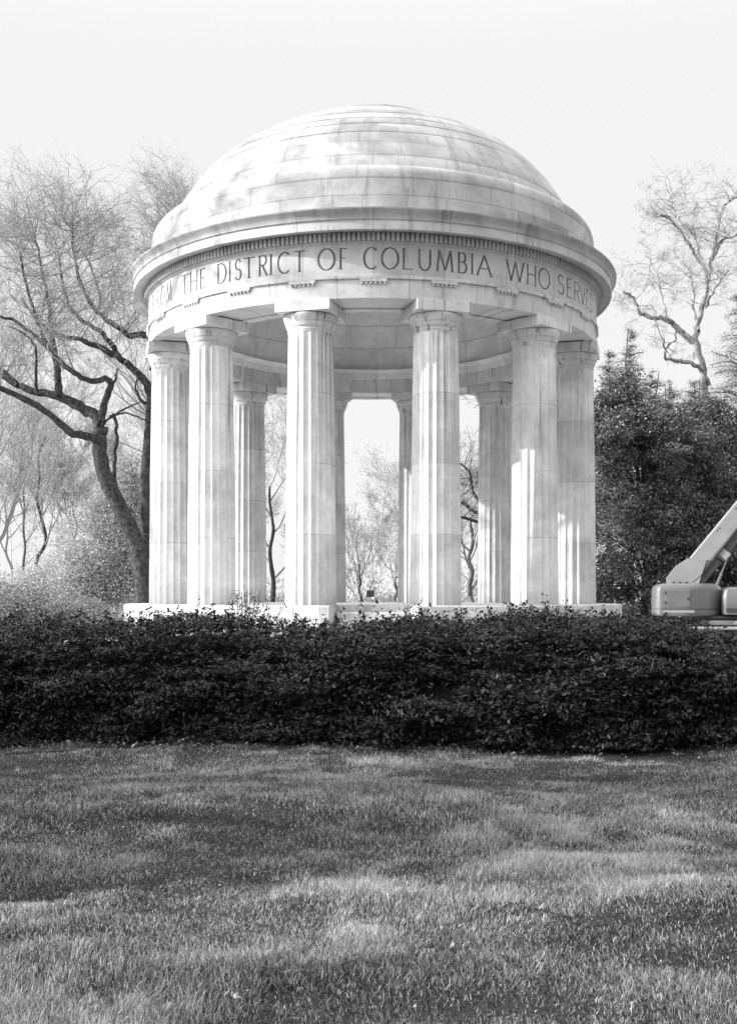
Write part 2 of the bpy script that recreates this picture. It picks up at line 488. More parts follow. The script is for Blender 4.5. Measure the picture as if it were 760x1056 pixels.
# dentil course (its teeth are the pattern of one moulding)
nd = 360
th = np.arange(nd) / nd * 2 * math.pi
V, Q = [], []
hw = 0.030
for t in th:
    ct, st = math.cos(t), math.sin(t)
    b0 = len(V)
    for (r_, z_) in ((6.079, 9.20), (6.155, 9.20), (6.155, 9.372), (6.079, 9.372)):
        for s in (-hw, hw):
            V.append((r_ * ct - s * st, r_ * st + s * ct, z_))
    Q += [[b0 + 0, b0 + 2, b0 + 3, b0 + 1], [b0 + 2, b0 + 4, b0 + 5, b0 + 3], [b0 + 4, b0 + 6, b0 + 7, b0 + 5],
          [b0 + 0, b0 + 6, b0 + 4, b0 + 2], [b0 + 1, b0 + 3, b0 + 5, b0 + 7]]
link('dentil_course', np_mesh('dentil_course', V, Q, mats=[M['marble_frieze']]), mem)
link('cornice', lathe('cornice', [[(6.08, 9.388), (6.17, 9.388)], [(6.17, 9.388), (6.19, 9.375), (6.36, 9.372)], [(6.36, 9.372), (6.37, 9.345)], [(6.37, 9.345), (6.42, 9.345)],
    [(6.42, 9.345), (6.42, 9.55)], [(6.42, 9.55), (6.45, 9.555), (6.45, 9.575)]], M['marble_cornice'], 240, courses=[0, 0, 1, 1, 2, 3]), mem)
link('cornice_cap', lathe('cornice_cap', [[(6.45, 9.576), (6.455, 9.62), (6.475, 9.67), (6.52, 9.72), (6.54, 9.75)],
    [(6.54, 9.75), (6.545, 9.78)], [(6.545, 9.78), (5.95, 9.86)]], M['marble_weathered'], 240, courses=[3, 3, 4]), mem)

# dome: plain lower ring, then stepped courses on an ellipse (a=5.70, b=4.40)
EA, EB, EZ = 5.70, 4.40, 9.80
er = lambda z: EA * math.sqrt(max(0.0, 1 - ((z - EZ) / EB) ** 2))
strips = [[(5.97, 9.84), (5.97, 10.24)], [(5.97, 10.24), (5.965, 10.62)],
          [(5.965, 10.62), (5.955, 10.74), (5.925, 10.84), (5.865, 10.925), (5.78, 10.98), (er(11.0) + 0.012, 11.005)]]
cid = [0, 1, 2]
def z_at(yp):
    """height of the course joint that shows at row yp on the dome's front"""
    lo, hi = 10.9, 14.1
    for _ in range(60):
        m = (lo + hi) / 2
        if HY - (m - EYE) * FPX / (MY - er(m)) > yp: lo = m
        else: hi = m
    return m
zc = [11.02] + [z_at(q) for q in (157, 143.5, 133.5, 125.0, 119.0, 114.0, 110.6)] + [13.86]
for k in range(len(zc) - 1):
    z0, z1 = zc[k], zc[k + 1]
    r0, r1 = er(z0), er(z1)
    lip = (0.008, 0.02, 0.035, 0.05, 0.06, 0.06, 0.06, 0.06, 0.05)[k]
    nl = (0.008, 0.02, 0.035, 0.05, 0.06, 0.06, 0.06, 0.06, 0.05, 0.04)[k + 1]
    fr_ = (0.97, 0.9, 0.72, 0.6, 0.55, 0.5, 0.5, 0.5, 0.5)[k]
    a_, b_ = z0 - (0.012 if k else 0.0), z0 + (z1 - z0) * fr_
    ra, rb = r0 + lip, er(b_) + lip * (0.5 + 0.9 * fr_)
    n_ = 5
    strips.append([(ra + (rb - ra) * q / n_ + 0.02 * (1 if k < 2 else 0.3) * math.sin(math.pi * q / n_), a_ + (b_ - a_) * q / n_) for q in range(n_ + 1)])
    strips.append([(rb, b_), ((rb + r1 + nl) / 2, (b_ + z1) / 2 + 0.008), (r1 + nl - 0.012, z1 - 0.014)])
    cid += [4 + k, 4.5 + k]
rt = er(13.86) + 0.05
strips.append([(rt, 13.86), (rt * 0.985, 13.92), (rt * 0.97, 14.0), (rt * 0.7, 14.12), (rt * 0.35, 14.19), (0.001, 14.2)]); cid.append(30)
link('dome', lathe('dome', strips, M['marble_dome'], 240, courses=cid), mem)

# inside: bed moulding and shallow vault of coursed blocks
inner = [[(4.85, 8.40), (4.80, 8.41), (4.79, 8.44)], [(4.79, 8.44), (4.77, 8.56)], [(4.77, 8.56), (4.70, 8.62), (4.62, 8.65)], [(4.62, 8.65), (4.55, 8.65)]]
link('inner_moulding', lathe('inner_moulding', inner, M['marble_ceiling'], 192, courses=[0, 0, 0, 0]), mem)
vault = []
nb = 9
for k in range(nb):
    e0, e1 = R(90 * k / nb), R(90 * (k + 1) / nb)
    vault.append([(max(0.001, 4.75 * math.cos(e0 + (e1 - e0) * s)), 8.65 + 3.9 * math.sin(e0 + (e1 - e0) * s)) for s in (0, .25, .5, .75, 1)])
link('ceiling_vault', lathe('ceiling_vault', vault, M['marble_ceiling'], 192, courses=list(range(nb))), mem)

# base drum with a stair recess at the front
an = R(8.2)
fa0, fa1 = -math.pi / 2 + an, -math.pi / 2 - an + 2 * math.pi
drum = link('platform', lathe('platform', [[(5.62, FL), (6.65, FL)], [(6.65, FL), (6.68, FL - 0.03)], [(6.68, FL - 0.03), (6.68, FL - 0.5)], [(6.68, FL - 0.5), (6.68, -0.1)]],
                              M['marble_base'], 240, fa0, fa1, courses=[0, 1, 1, 2]), mem)
link('floor_disc', lathe('floor_disc', [[(0.001, FL), (5.62, FL)], [(5.62, FL), (5.62, -0.1)]], M['marble_base'], 192, courses=[5, 6]), drum)
for s in (-1, 1):
    bm = bmesh.new()
    aa = -math.pi / 2 + s * an
    p = [(5.6 * math.cos(aa), 5.6 * math.sin(aa)), (6.66 * math.cos(aa), 6.66 * math.sin(aa))]
    vs = [bm.verts.new((p[0][0], p[0][1], -0.1)), bm.verts.new((p[1][0], p[1][1], -0.1)), bm.verts.new((p[1][0], p[1][1], FL - 0.002)), bm.verts.new((p[0][0], p[0][1], FL - 0.002))]
    bm.faces.new(vs)
    link('cheek_wall', bm_mesh('cheek_wall', bm, M['marble_base']), drum)
for k in range(7):
    bm = bmesh.new()
    y1 = -5.60 - 0.32 * k; wdt = 0.80 if k < 3 else 0.93
    box_bm(bm, -wdt + 0.003 * k, wdt - 0.003 * k, y1 - 0.34, y1 + (0.0 if k else 0.05), -0.1, FL - 0.155 * (k + 1))
    bevel_all(bm, 0.012, 1)
    link('step', bm_mesh('step', bm, M['marble_base']), drum)

# inscription: capitals cut in the frieze
def arc(cx, cy, rx, ry, a0, a1, n=18):
    return [(cx + rx * math.cos(R(a0 + (a1 - a0) * i / n)), cy + ry * math.sin(R(a0 + (a1 - a0) * i / n))) for i in range(n + 1)]
G = {
 'F': [[(0.1, 0), (0.1, 1)], [(0.1, 0.98), (0.95, 0.98)], [(0.1, 0.53), (0.75, 0.53)]],
 'R': [[(0.08, 0), (0.08, 1)], [(0.08, 0.98), (0.5, 0.98)] + arc(0.5, 0.75, 0.42, 0.23, 90, -90, 12) + [(0.08, 0.52)], [(0.42, 0.52), (1.0, 0.0)]],
 'O': [arc(0.5, 0.5, 0.48, 0.5, 0, 360, 32)],
 'M': [[(0.04, 0), (0.16, 1)], [(0.16, 1), (0.5, 0.05)], [(0.5, 0.05), (0.84, 1)], [(0.84, 1), (0.96, 0)]],
 'T': [[(0.5, 0), (0.5, 1)], [(0, 0.98), (1, 0.98)]],
 'H': [[(0.06, 0), (0.06, 1)], [(0.94, 0), (0.94, 1)], [(0.06, 0.52), (0.94, 0.52)]],
 'E': [[(0.1, 0), (0.1, 1)], [(0.1, 0.98), (0.95, 0.98)], [(0.1, 0.52), (0.78, 0.52)], [(0.1, 0.02), (1.0, 0.02)]],
 'D': [[(0.08, 0), (0.08, 1)], [(0.08, 0.98), (0.4, 0.98)] + arc(0.4, 0.5, 0.56, 0.48, 90, -90, 20) + [(0.08, 0.02)]],
 'I': [[(0.5, 0), (0.5, 1)]],
 'S': [arc(0.5, 0.75, 0.40, 0.235, 25, 270, 18) + arc(0.5, 0.27, 0.46, 0.255, 90, -155, 18)],
 'C': [arc(0.55, 0.5, 0.52, 0.5, 48, 312, 26)],
 'L': [[(0.1, 0), (0.1, 1)], [(0.1, 0.02), (1, 0.02)]],
 'U': [[(0.06, 1), (0.06, 0.35)] + arc(0.5, 0.35, 0.44, 0.35, 180, 360, 16) + [(0.94, 1)]],
 'B': [[(0.08, 0), (0.08, 1)], [(0.08, 0.98), (0.5, 0.98)] + arc(0.5, 0.76, 0.34, 0.22, 90, -90, 12) + [(0.08, 0.54)], [(0.5, 0.54)] + arc(0.5, 0.28, 0.46, 0.26, 90, -90, 14) + [(0.08, 0.02)]],
 'A': [[(0.0, 0), (0.5, 1)], [(0.5, 1), (1.0, 0)], [(0.2, 0.36), (0.8, 0.36)]],
 'W': [[(0.0, 1), (0.26, 0)], [(0.26, 0), (0.5, 0.95)], [(0.5, 0.95), (0.74, 0)], [(0.74, 0), (1.0, 1)]],
 'V': [[(0.0, 1), (0.5, 0)], [(0.5, 0), (1.0, 1)]],
}
RF = 6.03
def ang_of(px):
    lo, hi = -1.36, 1.36
    for _ in range(50):
        m = (lo + hi) / 2
        xx = 384 + FPX * RF * math.sin(m) / (MY - RF * math.cos(m))
        if xx < px: lo = m
        else: hi = m
    return m
text = [('F', 156.2, 159.6), ('R', 160.2, 164.6), ('O', 165, 170), ('M', 170.8, 177), ('T', 186, 194), ('H', 195, 203.6), ('E', 205.2, 212),
        ('D', 223, 233.2), ('I', 234.5, 238), ('S', 241, 248.6), ('T', 250, 262), ('R', 265.8, 275), ('I', 276.8, 280.4), ('C', 285, 299), ('T', 301.5, 314.5),
        ('O', 326.5, 345), ('F', 349, 357.8), ('C', 373.4, 389.2), ('O', 391.9, 410.6), ('L', 413.7, 425.5), ('U', 430, 444), ('M', 448.7, 467),
        ('B', 471, 481), ('I', 484, 488), ('A', 490.5, 506.5), ('W', 521, 540), ('H', 542.2, 552.5), ('O', 554, 567), ('S', 574, 581.5),
        ('E', 583.5, 589.5), ('R', 591, 597.6), ('V', 597.6, 603.2), ('E', 603.4, 607), ('D', 607.6, 611.4)]
LZ0, LZ1 = 8.605, 9.07
DEP = 0.010
CV, CQ = [], []
V, Q = [], []
def stroke(pl, s0, s1, hw):
    """ribbon (arc length s, height z) laid just proud of the curved frieze"""
    P = []
    for a, b in zip(pl[:-1], pl[1:]):
        n = max(1, int(abs(b[0] - a[0]) * 6))
        for k in range(n): P.append((a[0] + (b[0] - a[0]) * k / n, a[1] + (b[1] - a[1]) * k / n))
    P.append(pl[-1])
    P = np.array([(s0 + (s1 - s0) * p[0], LZ0 + (LZ1 - LZ0) * p[1]) for p in P])
    d = np.gradient(P, axis=0); d /= np.maximum(1e-9, np.hypot(d[:, 0], d[:, 1]))[:, None]
    nrm = np.stack([-d[:, 1], d[:, 0]], -1)
    b0 = len(V); c0 = len(CV)
    for p, m in zip(P, nrm):
        h = hw * (0.62 + 0.58 * abs(m[0]))     # verticals a little stouter than horizontals
        for s in (-1, 1):
            q = p + m * s * h
            ph = q[0] / RF
            V.append(((RF - DEP) * math.sin(ph), -(RF - DEP) * math.cos(ph), q[1]))
            for rr in (RF - DEP - 0.004, RF + 0.03):
                CV.append((rr * math.sin(ph), -rr * math.cos(ph), q[1]))
    n4 = len(P)
    for k in range(n4 - 1):         # closed cutter: inner/outer, left/right walls
        a_, b_ = c0 + 4 * k, c0 + 4 * k + 4
        CQ.extend([[a_, a_ + 2, b_ + 2, b_], [a_ + 1, b_ + 1, b_ + 3, a_ + 3], [a_, b_, b_ + 1, a_ + 1], [a_ + 2, a_ + 3, b_ + 3, b_ + 2]])
    CQ.append([c0, c0 + 1, c0 + 3, c0 + 2]); e_ = c0 + 4 * (n4 - 1); CQ.append([e_, e_ + 2, e_ + 3, e_ + 1])
    for k in range(len(P) - 1): Q.append([b0 + 2 * k, b0 + 2 * k + 1, b0 + 2 * k + 3, b0 + 2 * k + 2])
for ch, x0, x1 in text:
    V, Q = [], []
    s0, s1 = ang_of(x0 + 0.6) * RF, ang_of(x1 - 0.6) * RF
    for pl in G[ch]: stroke(pl, s0, s1, 0.021)
    for pl in G[ch]:                        # small serifs on upright ends
        if ch in 'OCS': continue
        for (px_, py_) in (pl[0], pl[-1]):
            if py_ in (0, 1) and len(pl) == 2 and ch not in 'V':
                sx = s0 + (s1 - s0) * px_
                stroke([(0, py_ * 0.97 + 0.015), (1, py_ * 0.97 + 0.015)], sx - 0.045, sx + 0.045, 0.010)
    link('letter', np_mesh('letter', V, Q, mats=[M['groove']]), fr)
# sink the strokes into the stone
def carve(o):
    me = o.data
    bm = bmesh.new(); bm.from_mesh(me)
    bmesh.ops.remove_doubles(bm, verts=bm.verts, dist=0.0005); bmesh.ops.recalc_face_normals(bm, faces=bm.faces); bm.to_mesh(me); bm.free()
    cut = bpy.data.objects.new('cutter', np_mesh('cutter', CV, CQ, mats=[M['marble_frieze']])); C.objects.link(cut)
    bm = bmesh.new(); bm.from_mesh(cut.data); bmesh.ops.recalc_face_normals(bm, faces=bm.faces); bm.to_mesh(cut.data); bm.free()
    cut.parent = mem
    md = o.modifiers.new('carve', 'BOOLEAN'); md.operation = 'DIFFERENCE'; md.solver = 'EXACT'; md.object = cut; md.use_self = True
    bpy.context.view_layer.update()
    ev = bpy.data.meshes.new_from_object(o.evaluated_get(bpy.context.evaluated_depsgraph_get()))
    n_ = len(ev.polygons)
    o.modifiers.clear()
    if n_ > 1500:
        o.data = ev
        for p in ev.polygons: p.use_smooth = False
    bpy.data.objects.remove(cut)
    return n_
CARVED = carve(fr)

# ================================================================ VEGETATION TOOLS
class Tubes:
    def __init__(s):
        s.V, s.Q, s.n = [], [], 0
    def add(s, P, rad, sides=5):
        P = np.asarray(P, float); k = len(P)
        rad = np.asarray(rad, float)
        d = np.gradient(P, axis=0)
        d /= np.maximum(1e-9, np.linalg.norm(d, axis=1))[:, None]
        ref = np.array([0.31, 0.83, 0.46]) if abs(d[0, 2]) > 0.6 else np.array([0.05, 0.1, 1.0])
        u = np.cross(d, ref); u /= np.maximum(1e-9, np.linalg.norm(u, axis=1))[:, None]
        w = np.cross(d, u)
        big = rad[:, None] > 0.05
        a = np.arange(sides) / sides * 2 * np.pi
        rr = rad[:, None] * np.where(big, 1 + 0.09 * np.random.default_rng(k * 7 + sides).normal(size=(k, sides)), 1.0)
        ring = P[:, None] + rr[..., None] * (u[:, None] * np.cos(a)[None, :, None] + w[:, None] * np.sin(a)[None, :, None])
        s.V.append(ring.reshape(-1, 3))
        i, j = np.meshgrid(np.arange(k - 1), np.arange(sides), indexing='ij')
        j2 = (j + 1) % sides
        s.Q.append(np.stack([i * sides + j, i * sides + j2, (i + 1) * sides + j2, (i + 1) * sides + j], -1).reshape(-1, 4) + s.n)
        s.n += k * sides
    def arrays(s):
        if not s.V: return np.zeros((0, 3)), np.zeros((0, 4), int)
        return np.concatenate(s.V), np.concatenate(s.Q)

def leaf_quads(P, N, size, aspect, rg, droop=None):
    """one four-sided leaf per point; N = rough facing axis or None for random"""
    n = len(P)
    ax = rg.normal(size=(n, 3))
    if N is not None: ax = ax * 0.55 + N
    ax /= np.linalg.norm(ax, axis=1)[:, None]
    t = rg.normal(size=(n, 3)); t -= (t * ax).sum(1)[:, None] * ax
    t /= np.linalg.norm(t, axis=1)[:, None]
    b = np.cross(ax, t)
    s = size * rg.uniform(0.6, 1.3, n)[:, None]
    V = np.stack([P - t * s * 0.5, P + b * s * aspect * 0.5 + ax * s * 0.06, P + t * s * 0.5, P - b * s * aspect * 0.5 + ax * s * 0.06], 1)
    return V.reshape(-1, 3), np.arange(n * 4).reshape(-1, 4)

def crown_mesh(name, T, LP, LN, size, aspect, mats, rg, tone=None):
    tv, tq = T.arrays()
    if LP is not None and len(LP):
        lv, lq = leaf_quads(LP, LN, size, aspect, rg)
        if tone is None: tone = rg.random(len(LP))
        V = np.concatenate([tv, lv]); Q = np.concatenate([tq, lq + len(tv)])
        qm = np.concatenate([np.zeros(len(tq), int), np.ones(len(lq), int)])
        tn = np.concatenate([np.full(len(tv), 0.5), np.repeat(tone, 4)])
    else:
        V, Q, qm, tn = tv, tq, np.zeros(len(tq), int), np.full(len(tv), 0.5)
    return np_mesh(name, V, Q, mats=mats, qmat=qm, attrs={'tone': ('POINT', tn)})

def grow(T, ends, p, d, L, r, depth, rg, up=0.12, wander=0.22, kids=(2, 4), ratio=0.62, spread=0.75, sides=5, minr=0.004, twig_sides=3):
    """recursive bare branch"""
    n = 5 if depth > 0 else 4
    pts = [p]; d = d / np.linalg.norm(d)
    for k in range(n):
        d = d + rg.normal(size=3) * wander * 0.5 + np.array([0, 0, up * 0.35])
        d /= np.linalg.norm(d)
        pts.append(pts[-1] + d * L / n)
    pts = np.array(pts)
    rad = np.linspace(r, max(minr, r * 0.45), n + 1)
    T.add(pts, rad, sides if depth > 1 else twig_sides)
    if depth == 0:
        ends.append(pts); return
    nk = rg.integers(kids[0], kids[1] + 1)
    for q in range(nk + 1):
        t = 1.0 if q == nk else rg.uniform(0.3, 0.97)
        i = min(n - 1, int(t * n)); f = t * n - i
        b = pts[i] * (1 - f) + pts[i + 1] * f
        dd = pts[i + 1] - pts[i]; dd /= np.linalg.norm(dd)
        sd = rg.normal(size=3); sd -= sd.dot(dd) * dd; sd /= np.linalg.norm(sd)
        ndir = dd + sd * spread * rg.uniform(0.5, 1.2) if q < nk else dd + sd * 0.2
        grow(T, ends, b, ndir, L * ratio * rg.uniform(0.75, 1.2), max(minr, np.interp(t, [0, 1], [r, r * 0.5]) * 0.62), depth - 1, rg, up, wander, kids, ratio, spread, sides, minr, twig_sides)

def along(ends, per, rg, jit=0.05):
    P = []
    for e in ends:
        k = rg.integers(max(0, per - 1), per + 2)
        if k <= 0: continue
        t = rg.random(k) * (len(e) - 1); i = t.astype(int); f = (t - i)[:, None]
        P.append(e[i] * (1 - f) + e[np.minimum(i + 1, len(e) - 1)] * f)
    P = np.concatenate(P)
    return P + rg.normal(size=P.shape) * jit

def spline(pts, n=4):
    """Catmull-Rom through traced limb points"""
    P = np.array(pts, float)
    P = np.vstack([2 * P[0] - P[1], P, 2 * P[-1] - P[-2]])
    out = []
    for i in range(1, len(P) - 2):
        for k in range(n):
            t = k / n
            out.append(0.5 * ((2 * P[i]) + (-P[i - 1] + P[i + 1]) * t + (2 * P[i - 1] - 5 * P[i] + 4 * P[i + 1] - P[i + 2]) * t * t + (-P[i - 1] + 3 * P[i] - 3 * P[i + 1] + P[i + 2]) * t ** 3))
    out.append(P[-2])
    return np.array(out)

def make_tree(name, loc, trunkT, crownT, leaves, size, aspect, bark, twig, leaf, label, group, rg, cat='tree', tone=None, LN=None):
    root = empty(name, (float(loc[0]), float(loc[1]), 0.0), label, cat, group)
    off = np.array([loc[0], loc[1], 0.0])
    tv, tq = trunkT.arrays()
    link('trunk', np_mesh('trunk', tv - off, tq, mats=[bark], smooth=True), root)
    crownT.V = [v - off for v in crownT.V]
    link('crown', crown_mesh('crown', crownT, None if leaves is None else leaves - off, LN, size, aspect, [twig, leaf], rg, tone), root)
    return root

def bare_tree(name, loc, height, r, label, group, seed, bark, twig, leaf, per=3, size=0.05, depth=4, lean=(0, 0), fork=0.35, nl=6, sprd=0.7, up=0.2, jit=0.06, aspect=0.6, L0=None, minr=0.006, kids=(2, 4)):
    rg = np.random.default_rng(seed)
    T, K, ends = Tubes(), Tubes(), []
    base = np.array([loc[0], loc[1], -0.05])
    top = base + np.array([lean[0], lean[1], height * 0.62])
    n = 9
    pts = np.array([base + (top - base) * k / n + rg.normal(size=3) * np.array([1, 1, 0]) * height * 0.012 * (k > 0) for k in range(n + 1)])
    rad = r * (1 - 0.65 * np.linspace(0, 1, n + 1)); rad[0] *= 1.45; rad[1] *= 1.05
    T.add(spline(pts, 3), np.interp(np.linspace(0, n, 3 * n + 1), np.arange(n + 1), rad), 10)
    L0 = L0 or height * 0.34
    for q in range(nl):
        t = fork + (1 - fork) * (q + 1) / nl
        p = base + (top - base) * t
        i = min(n - 1, int(t * n)); p = pts[i] + (pts[i + 1] - pts[i]) * (t * n - i)
        a = q * 2.4 + rg.uniform(-0.5, 0.5)
        d = np.array([math.cos(a) * sprd, math.sin(a) * sprd, rg.uniform(0.45, 1.0)])
        grow(K, ends, p, d, L0 * rg.uniform(0.7, 1.1) * (1.1 - 0.35 * t), r * 0.5 * (1.15 - 0.6 * t), depth, rg, up=up, minr=minr, kids=kids)
    lv = along(ends, per, rg, jit) if per else None
    return make_tree(name, loc, T, K, lv, size, aspect, bark, twig, leaf, label, group, rg)

def leafy_points(lobes, nclump, per, clump_r, rg, fill=0.25):
    """leaf points gathered in clumps on and inside bumpy lobes; returns points, outward normals, tone"""
    vol = np.array([(l[3] * l[4] * l[5]) ** (2 / 3) for l in lobes]); vol /= vol.sum()
    which = rg.choice(len(lobes), nclump, p=vol)
    L = np.array(lobes)[which]
    u = rg.normal(size=(nclump, 3)); u /= np.linalg.norm(u, axis=1)[:, None]
    rr = np.where(rg.random(nclump) < fill, rg.uniform(0.3, 0.85, nclump), rg.uniform(0.82, 1.08, nclump))
    c = L[:, :3] + u * L[:, 3:6] * rr[:, None]
    cr = clump_r * rg.uniform(0.5, 1.4, nclump)
    ct = rg.random(nclump)
    P = np.repeat(c, per, 0) + rg.normal(size=(nclump * per, 3)) * np.repeat(cr, per)[:, None] * np.array([1, 1, 0.65])
    N = np.repeat(u, per, 0) * 0.4 + np.array([0, 0, 0.5])
    tone = np.clip(0.45 * np.repeat(ct, per) + 0.55 * rg.random(nclump * per), 0, 1)
    k = P[:, 2] > 0.02
    return P[k], N[k], tone[k]

tag(link('grass', grass_mesh()), 'short tufty lawn grass in dappled shade before the dark hedge', 'grass', kind='stuff')

# ================================================================ LEFT LEANING TREE (traced limbs)
def left_tree():
    rg = np.random.default_rng(21)
    T, K, ends = Tubes(), Tubes(), []
    D0 = 37.0
    s = D0 / FPX
    def limb(px, w0, w1, dy=0.0, dy1=0.0, sides=9, n=4):
        k = len(px)
        P = [W(x, y, D0 + dy + (dy1 - dy) * i / (k - 1)) for i, (x, y) in enumerate(px)]
        S = spline(P, n)
        S = S + rg.normal(size=S.shape) * 0.02
        T.add(S, np.linspace(w0, w1, len(S)) * 0.5 * s, sides)
        return S
    base = W(147, 655, D0)
    tr = limb([(150, 664), (149, 640), (148, 618), (147, 596), (143, 566), (127, 528), (108, 490), (103, 458), (105, 438)], 18, 14, sides=14)
    st2 = limb([(151, 600), (151, 560), (150, 520), (151, 470), (154, 430), (156, 405)], 11, 8, 0.5, 0.8)
    st3 = limb([(126, 528), (119, 500), (118, 470), (121, 448), (118, 425)], 5.5, 3.5, 0.3, 1.5)
    A = limb([(104, 452), (90, 448), (76, 446), (57, 430), (32, 413), (0, 398), (-30, 380), (-55, 350)], 9, 4, 0, -2)
    B = limb([(104, 436), (97, 426), (82, 418), (60, 407), (32, 401), (12, 392), (-20, 372), (-50, 330)], 13, 4, 0, 1)
    B2 = limb([(18, 396), (6, 382), (-12, 374), (-40, 360)], 5, 2, 0.6, 1.5)
    Cc = limb([(61, 407), (60, 388), (57, 368), (54, 345), (52, 322), (48, 300), (42, 270), (36, 240)], 8, 2, 0, 1)
    C1 = limb([(57, 366), (44, 352), (30, 340), (13, 328), (-5, 324), (-30, 310)], 5, 2, 0, -1.5)
    C3 = limb([(38, 402), (37, 380), (38, 360), (28, 345), (10, 335)], 3.5, 1.5, 0, -0.5)
    Dd = limb([(104, 438), (107, 415), (114, 398), (112, 390), (93, 391), (77, 383), (64, 373), (48, 352), (38, 330), (30, 300), (20, 262)], 8, 2.2, 0, -2)
    D2 = limb([(115, 397), (119, 388), (121, 378)], 3, 2, 0, 0)
    Ee = limb([(156, 412), (153, 398), (144, 385), (126, 369), (104, 357), (82, 349), (60, 343), (40, 330), (22, 305)], 10, 2, 0.8, 0)
    E2 = limb([(122, 366), (112, 350), (98, 336), (82, 327), (70, 310), (64, 285), (60, 255)], 6, 2, 0.6, 1.5)
    E3 = limb([(156, 346), (146, 343), (136, 344), (122, 336), (105, 324), (92, 308), (82, 286), (76, 258), (74, 230)], 8, 2, 1, 0)
    E4 = limb([(100, 320), (104, 305), (98, 285), (90, 262)], 3.5, 1.6, 1, 1.5)
    E5 = limb([(156, 414), (147, 412), (140, 400), (141, 388)], 4, 1.5, 0.8, 0.6)
    E6 = limb([(110, 432), (122, 424), (136, 416), (146, 412)], 2.4, 1.2, 0, 0.3)
    E7 = limb([(112, 428), (130, 424), (146, 430), (155, 434)], 2.2, 1.2, 0, 0.3)
    E8 = limb([(158, 380), (168, 340), (172, 300), (180, 260), (190, 225)], 9, 3, 1, 2)
    # branches and twigs from the limbs: fanning upwards, outwards
    for S, n0, L, r in ((A, 13, 2.0, .035), (B, 15, 2.3, .04), (B2, 8, 1.6, .03), (Cc, 26, 2.2, .035), (C1, 14, 1.8, .03), (C3, 6, 1.0, .02), (Dd, 24, 2.1, .035),
                        (Ee, 26, 2.3, .035), (E2, 24, 2.1, .032), (E3, 28, 2.3, .035), (E4, 10, 1.7, .025), (E8, 22, 2.2, .035)):
        for q in range(n0 // 6):
            t = rg.uniform(0.3, 1.0) if len(S) > 16 else rg.uniform(0.2, 1)
            i = min(len(S) - 2, int(t * (len(S) - 1)))
            dd = S[i + 1] - S[i]; dd /= np.linalg.norm(dd)
            d = dd * 0.35 + np.array([rg.normal() * 0.55 + 0.05, rg.normal() * 0.7, abs(rg.normal()) * 0.5 + 0.65])
            grow(K, ends, S[i], d, 0.78 * L * rg.uniform(0.5, 1.15), r * 0.8 * rg.uniform(0.6, 1.0), 3, rg, up=0.10, wander=0.42, kids=(1, 3), ratio=0.66, spread=0.95, minr=0.0045)
    limbs = np.concatenate([B, B2, Cc, C1, A, Dd, Ee, E2, E3, E4, E8])
    def fill(cx, cy, rx, ry, rd, n, dz=0.0):
        for q in range(n):
            u = rg.normal(size=3); u /= np.linalg.norm(u); u *= rg.uniform(0.35, 1.0) ** 0.6
            if u[2] < -0.75: continue
            tg = W(cx + u[0] * rx, cy - u[2] * ry, D0 + dz + u[1] * rd)
            dv = tg - limbs
            dist = np.linalg.norm(dv, axis=1) + 2.0 * np.clip(-dv[:, 2] + 0.3, 0, 9)
            i = int(np.argmin(dist + rg.random(len(limbs)) * 0.8))
            p = limbs[i]; L = np.linalg.norm(tg - p)
            if L < 0.4: continue
            m1 = p + (tg - p) * 0.35 + rg.normal(size=3) * 0.10 * L + np.array([0, 0, -0.02 * L])
            m2 = p + (tg - p) * 0.7 + rg.normal(size=3) * 0.08 * L + np.array([0, 0, 0.04 * L])
            S = spline([p, m1, m2, tg], 5)
            r0 = min(0.04, 0.008 + 0.007 * L)
            K.add(S, np.linspace(r0, 0.004, len(S)), 4)
            ends.append(S[len(S) // 2:])
            for z in range(int(5 + 2.6 * L)):
                t = rg.uniform(0.25, 1.0) * (len(S) - 1); k = min(int(t), len(S) - 2)
                dd = S[k + 1] - S[k]; dd /= np.linalg.norm(dd)
                d = dd * 0.7 + rg.normal(size=3) * 0.8 + np.array([0, 0, 0.08])
                grow(K, ends, S[k] + (S[k + 1] - S[k]) * (t - k), d, rg.uniform(0.45, 0.95), 0.008, 1, rg, up=0.0, wander=0.6, kids=(2, 4), ratio=0.65, spread=1.0, minr=0.0026)
    fill(50, 282, 125, 122, 3.8, 290)
    fill(178, 245, 66, 102, 2.6, 120, 1.5)
    lv = along(ends, 1, rg, 0.05)
    make_tree('deciduous_tree', base, T, K, lv, 0.05, 0.6, M['bark_dark'], M['twig_near'], M['bud'],
              'big dark leaning tree with crooked limbs left of the memorial', 'budding trees', rg)
left_tree()

# ================================================================ BACKGROUND TREES
def bt(px, d, h, r, label, seed, bark='bark_mid', twig='twig_far', leaf='bud', group='budding trees', **kw):
    x = (px - HX) * d / FPX
    bare_tree('deciduous_tree', (x, d), h, r, label, group, seed, M[bark], M[twig], M[leaf], **kw)
bt(200, 46, 17.0, 0.26, 'tall bare budding tree rising just behind the left of the dome', 31, per=3, size=0.06, depth=4, nl=9, L0=5.0, minr=0.006, kids=(2, 4))
bt(42, 52, 15, 0.12, 'slim straight grey tree at the far left, behind the leaning tree', 32, bark='bark_dark', per=3, size=0.08, depth=4, nl=12, fork=0.36, L0=3.2, sprd=0.6, minr=0.007)
bt(24, 58, 15, 0.10, 'thin pale tree standing at the far left edge', 33, per=4, size=0.09, depth=4, nl=10, fork=0.4, L0=3.2, sprd=0.6, minr=0.007)
bt(-20, 44, 13, 0.2, 'bare tree mostly cut off by the left edge', 34, per=3, size=0.07, depth=4, nl=8, fork=0.25, L0=5.0, minr=0.009)
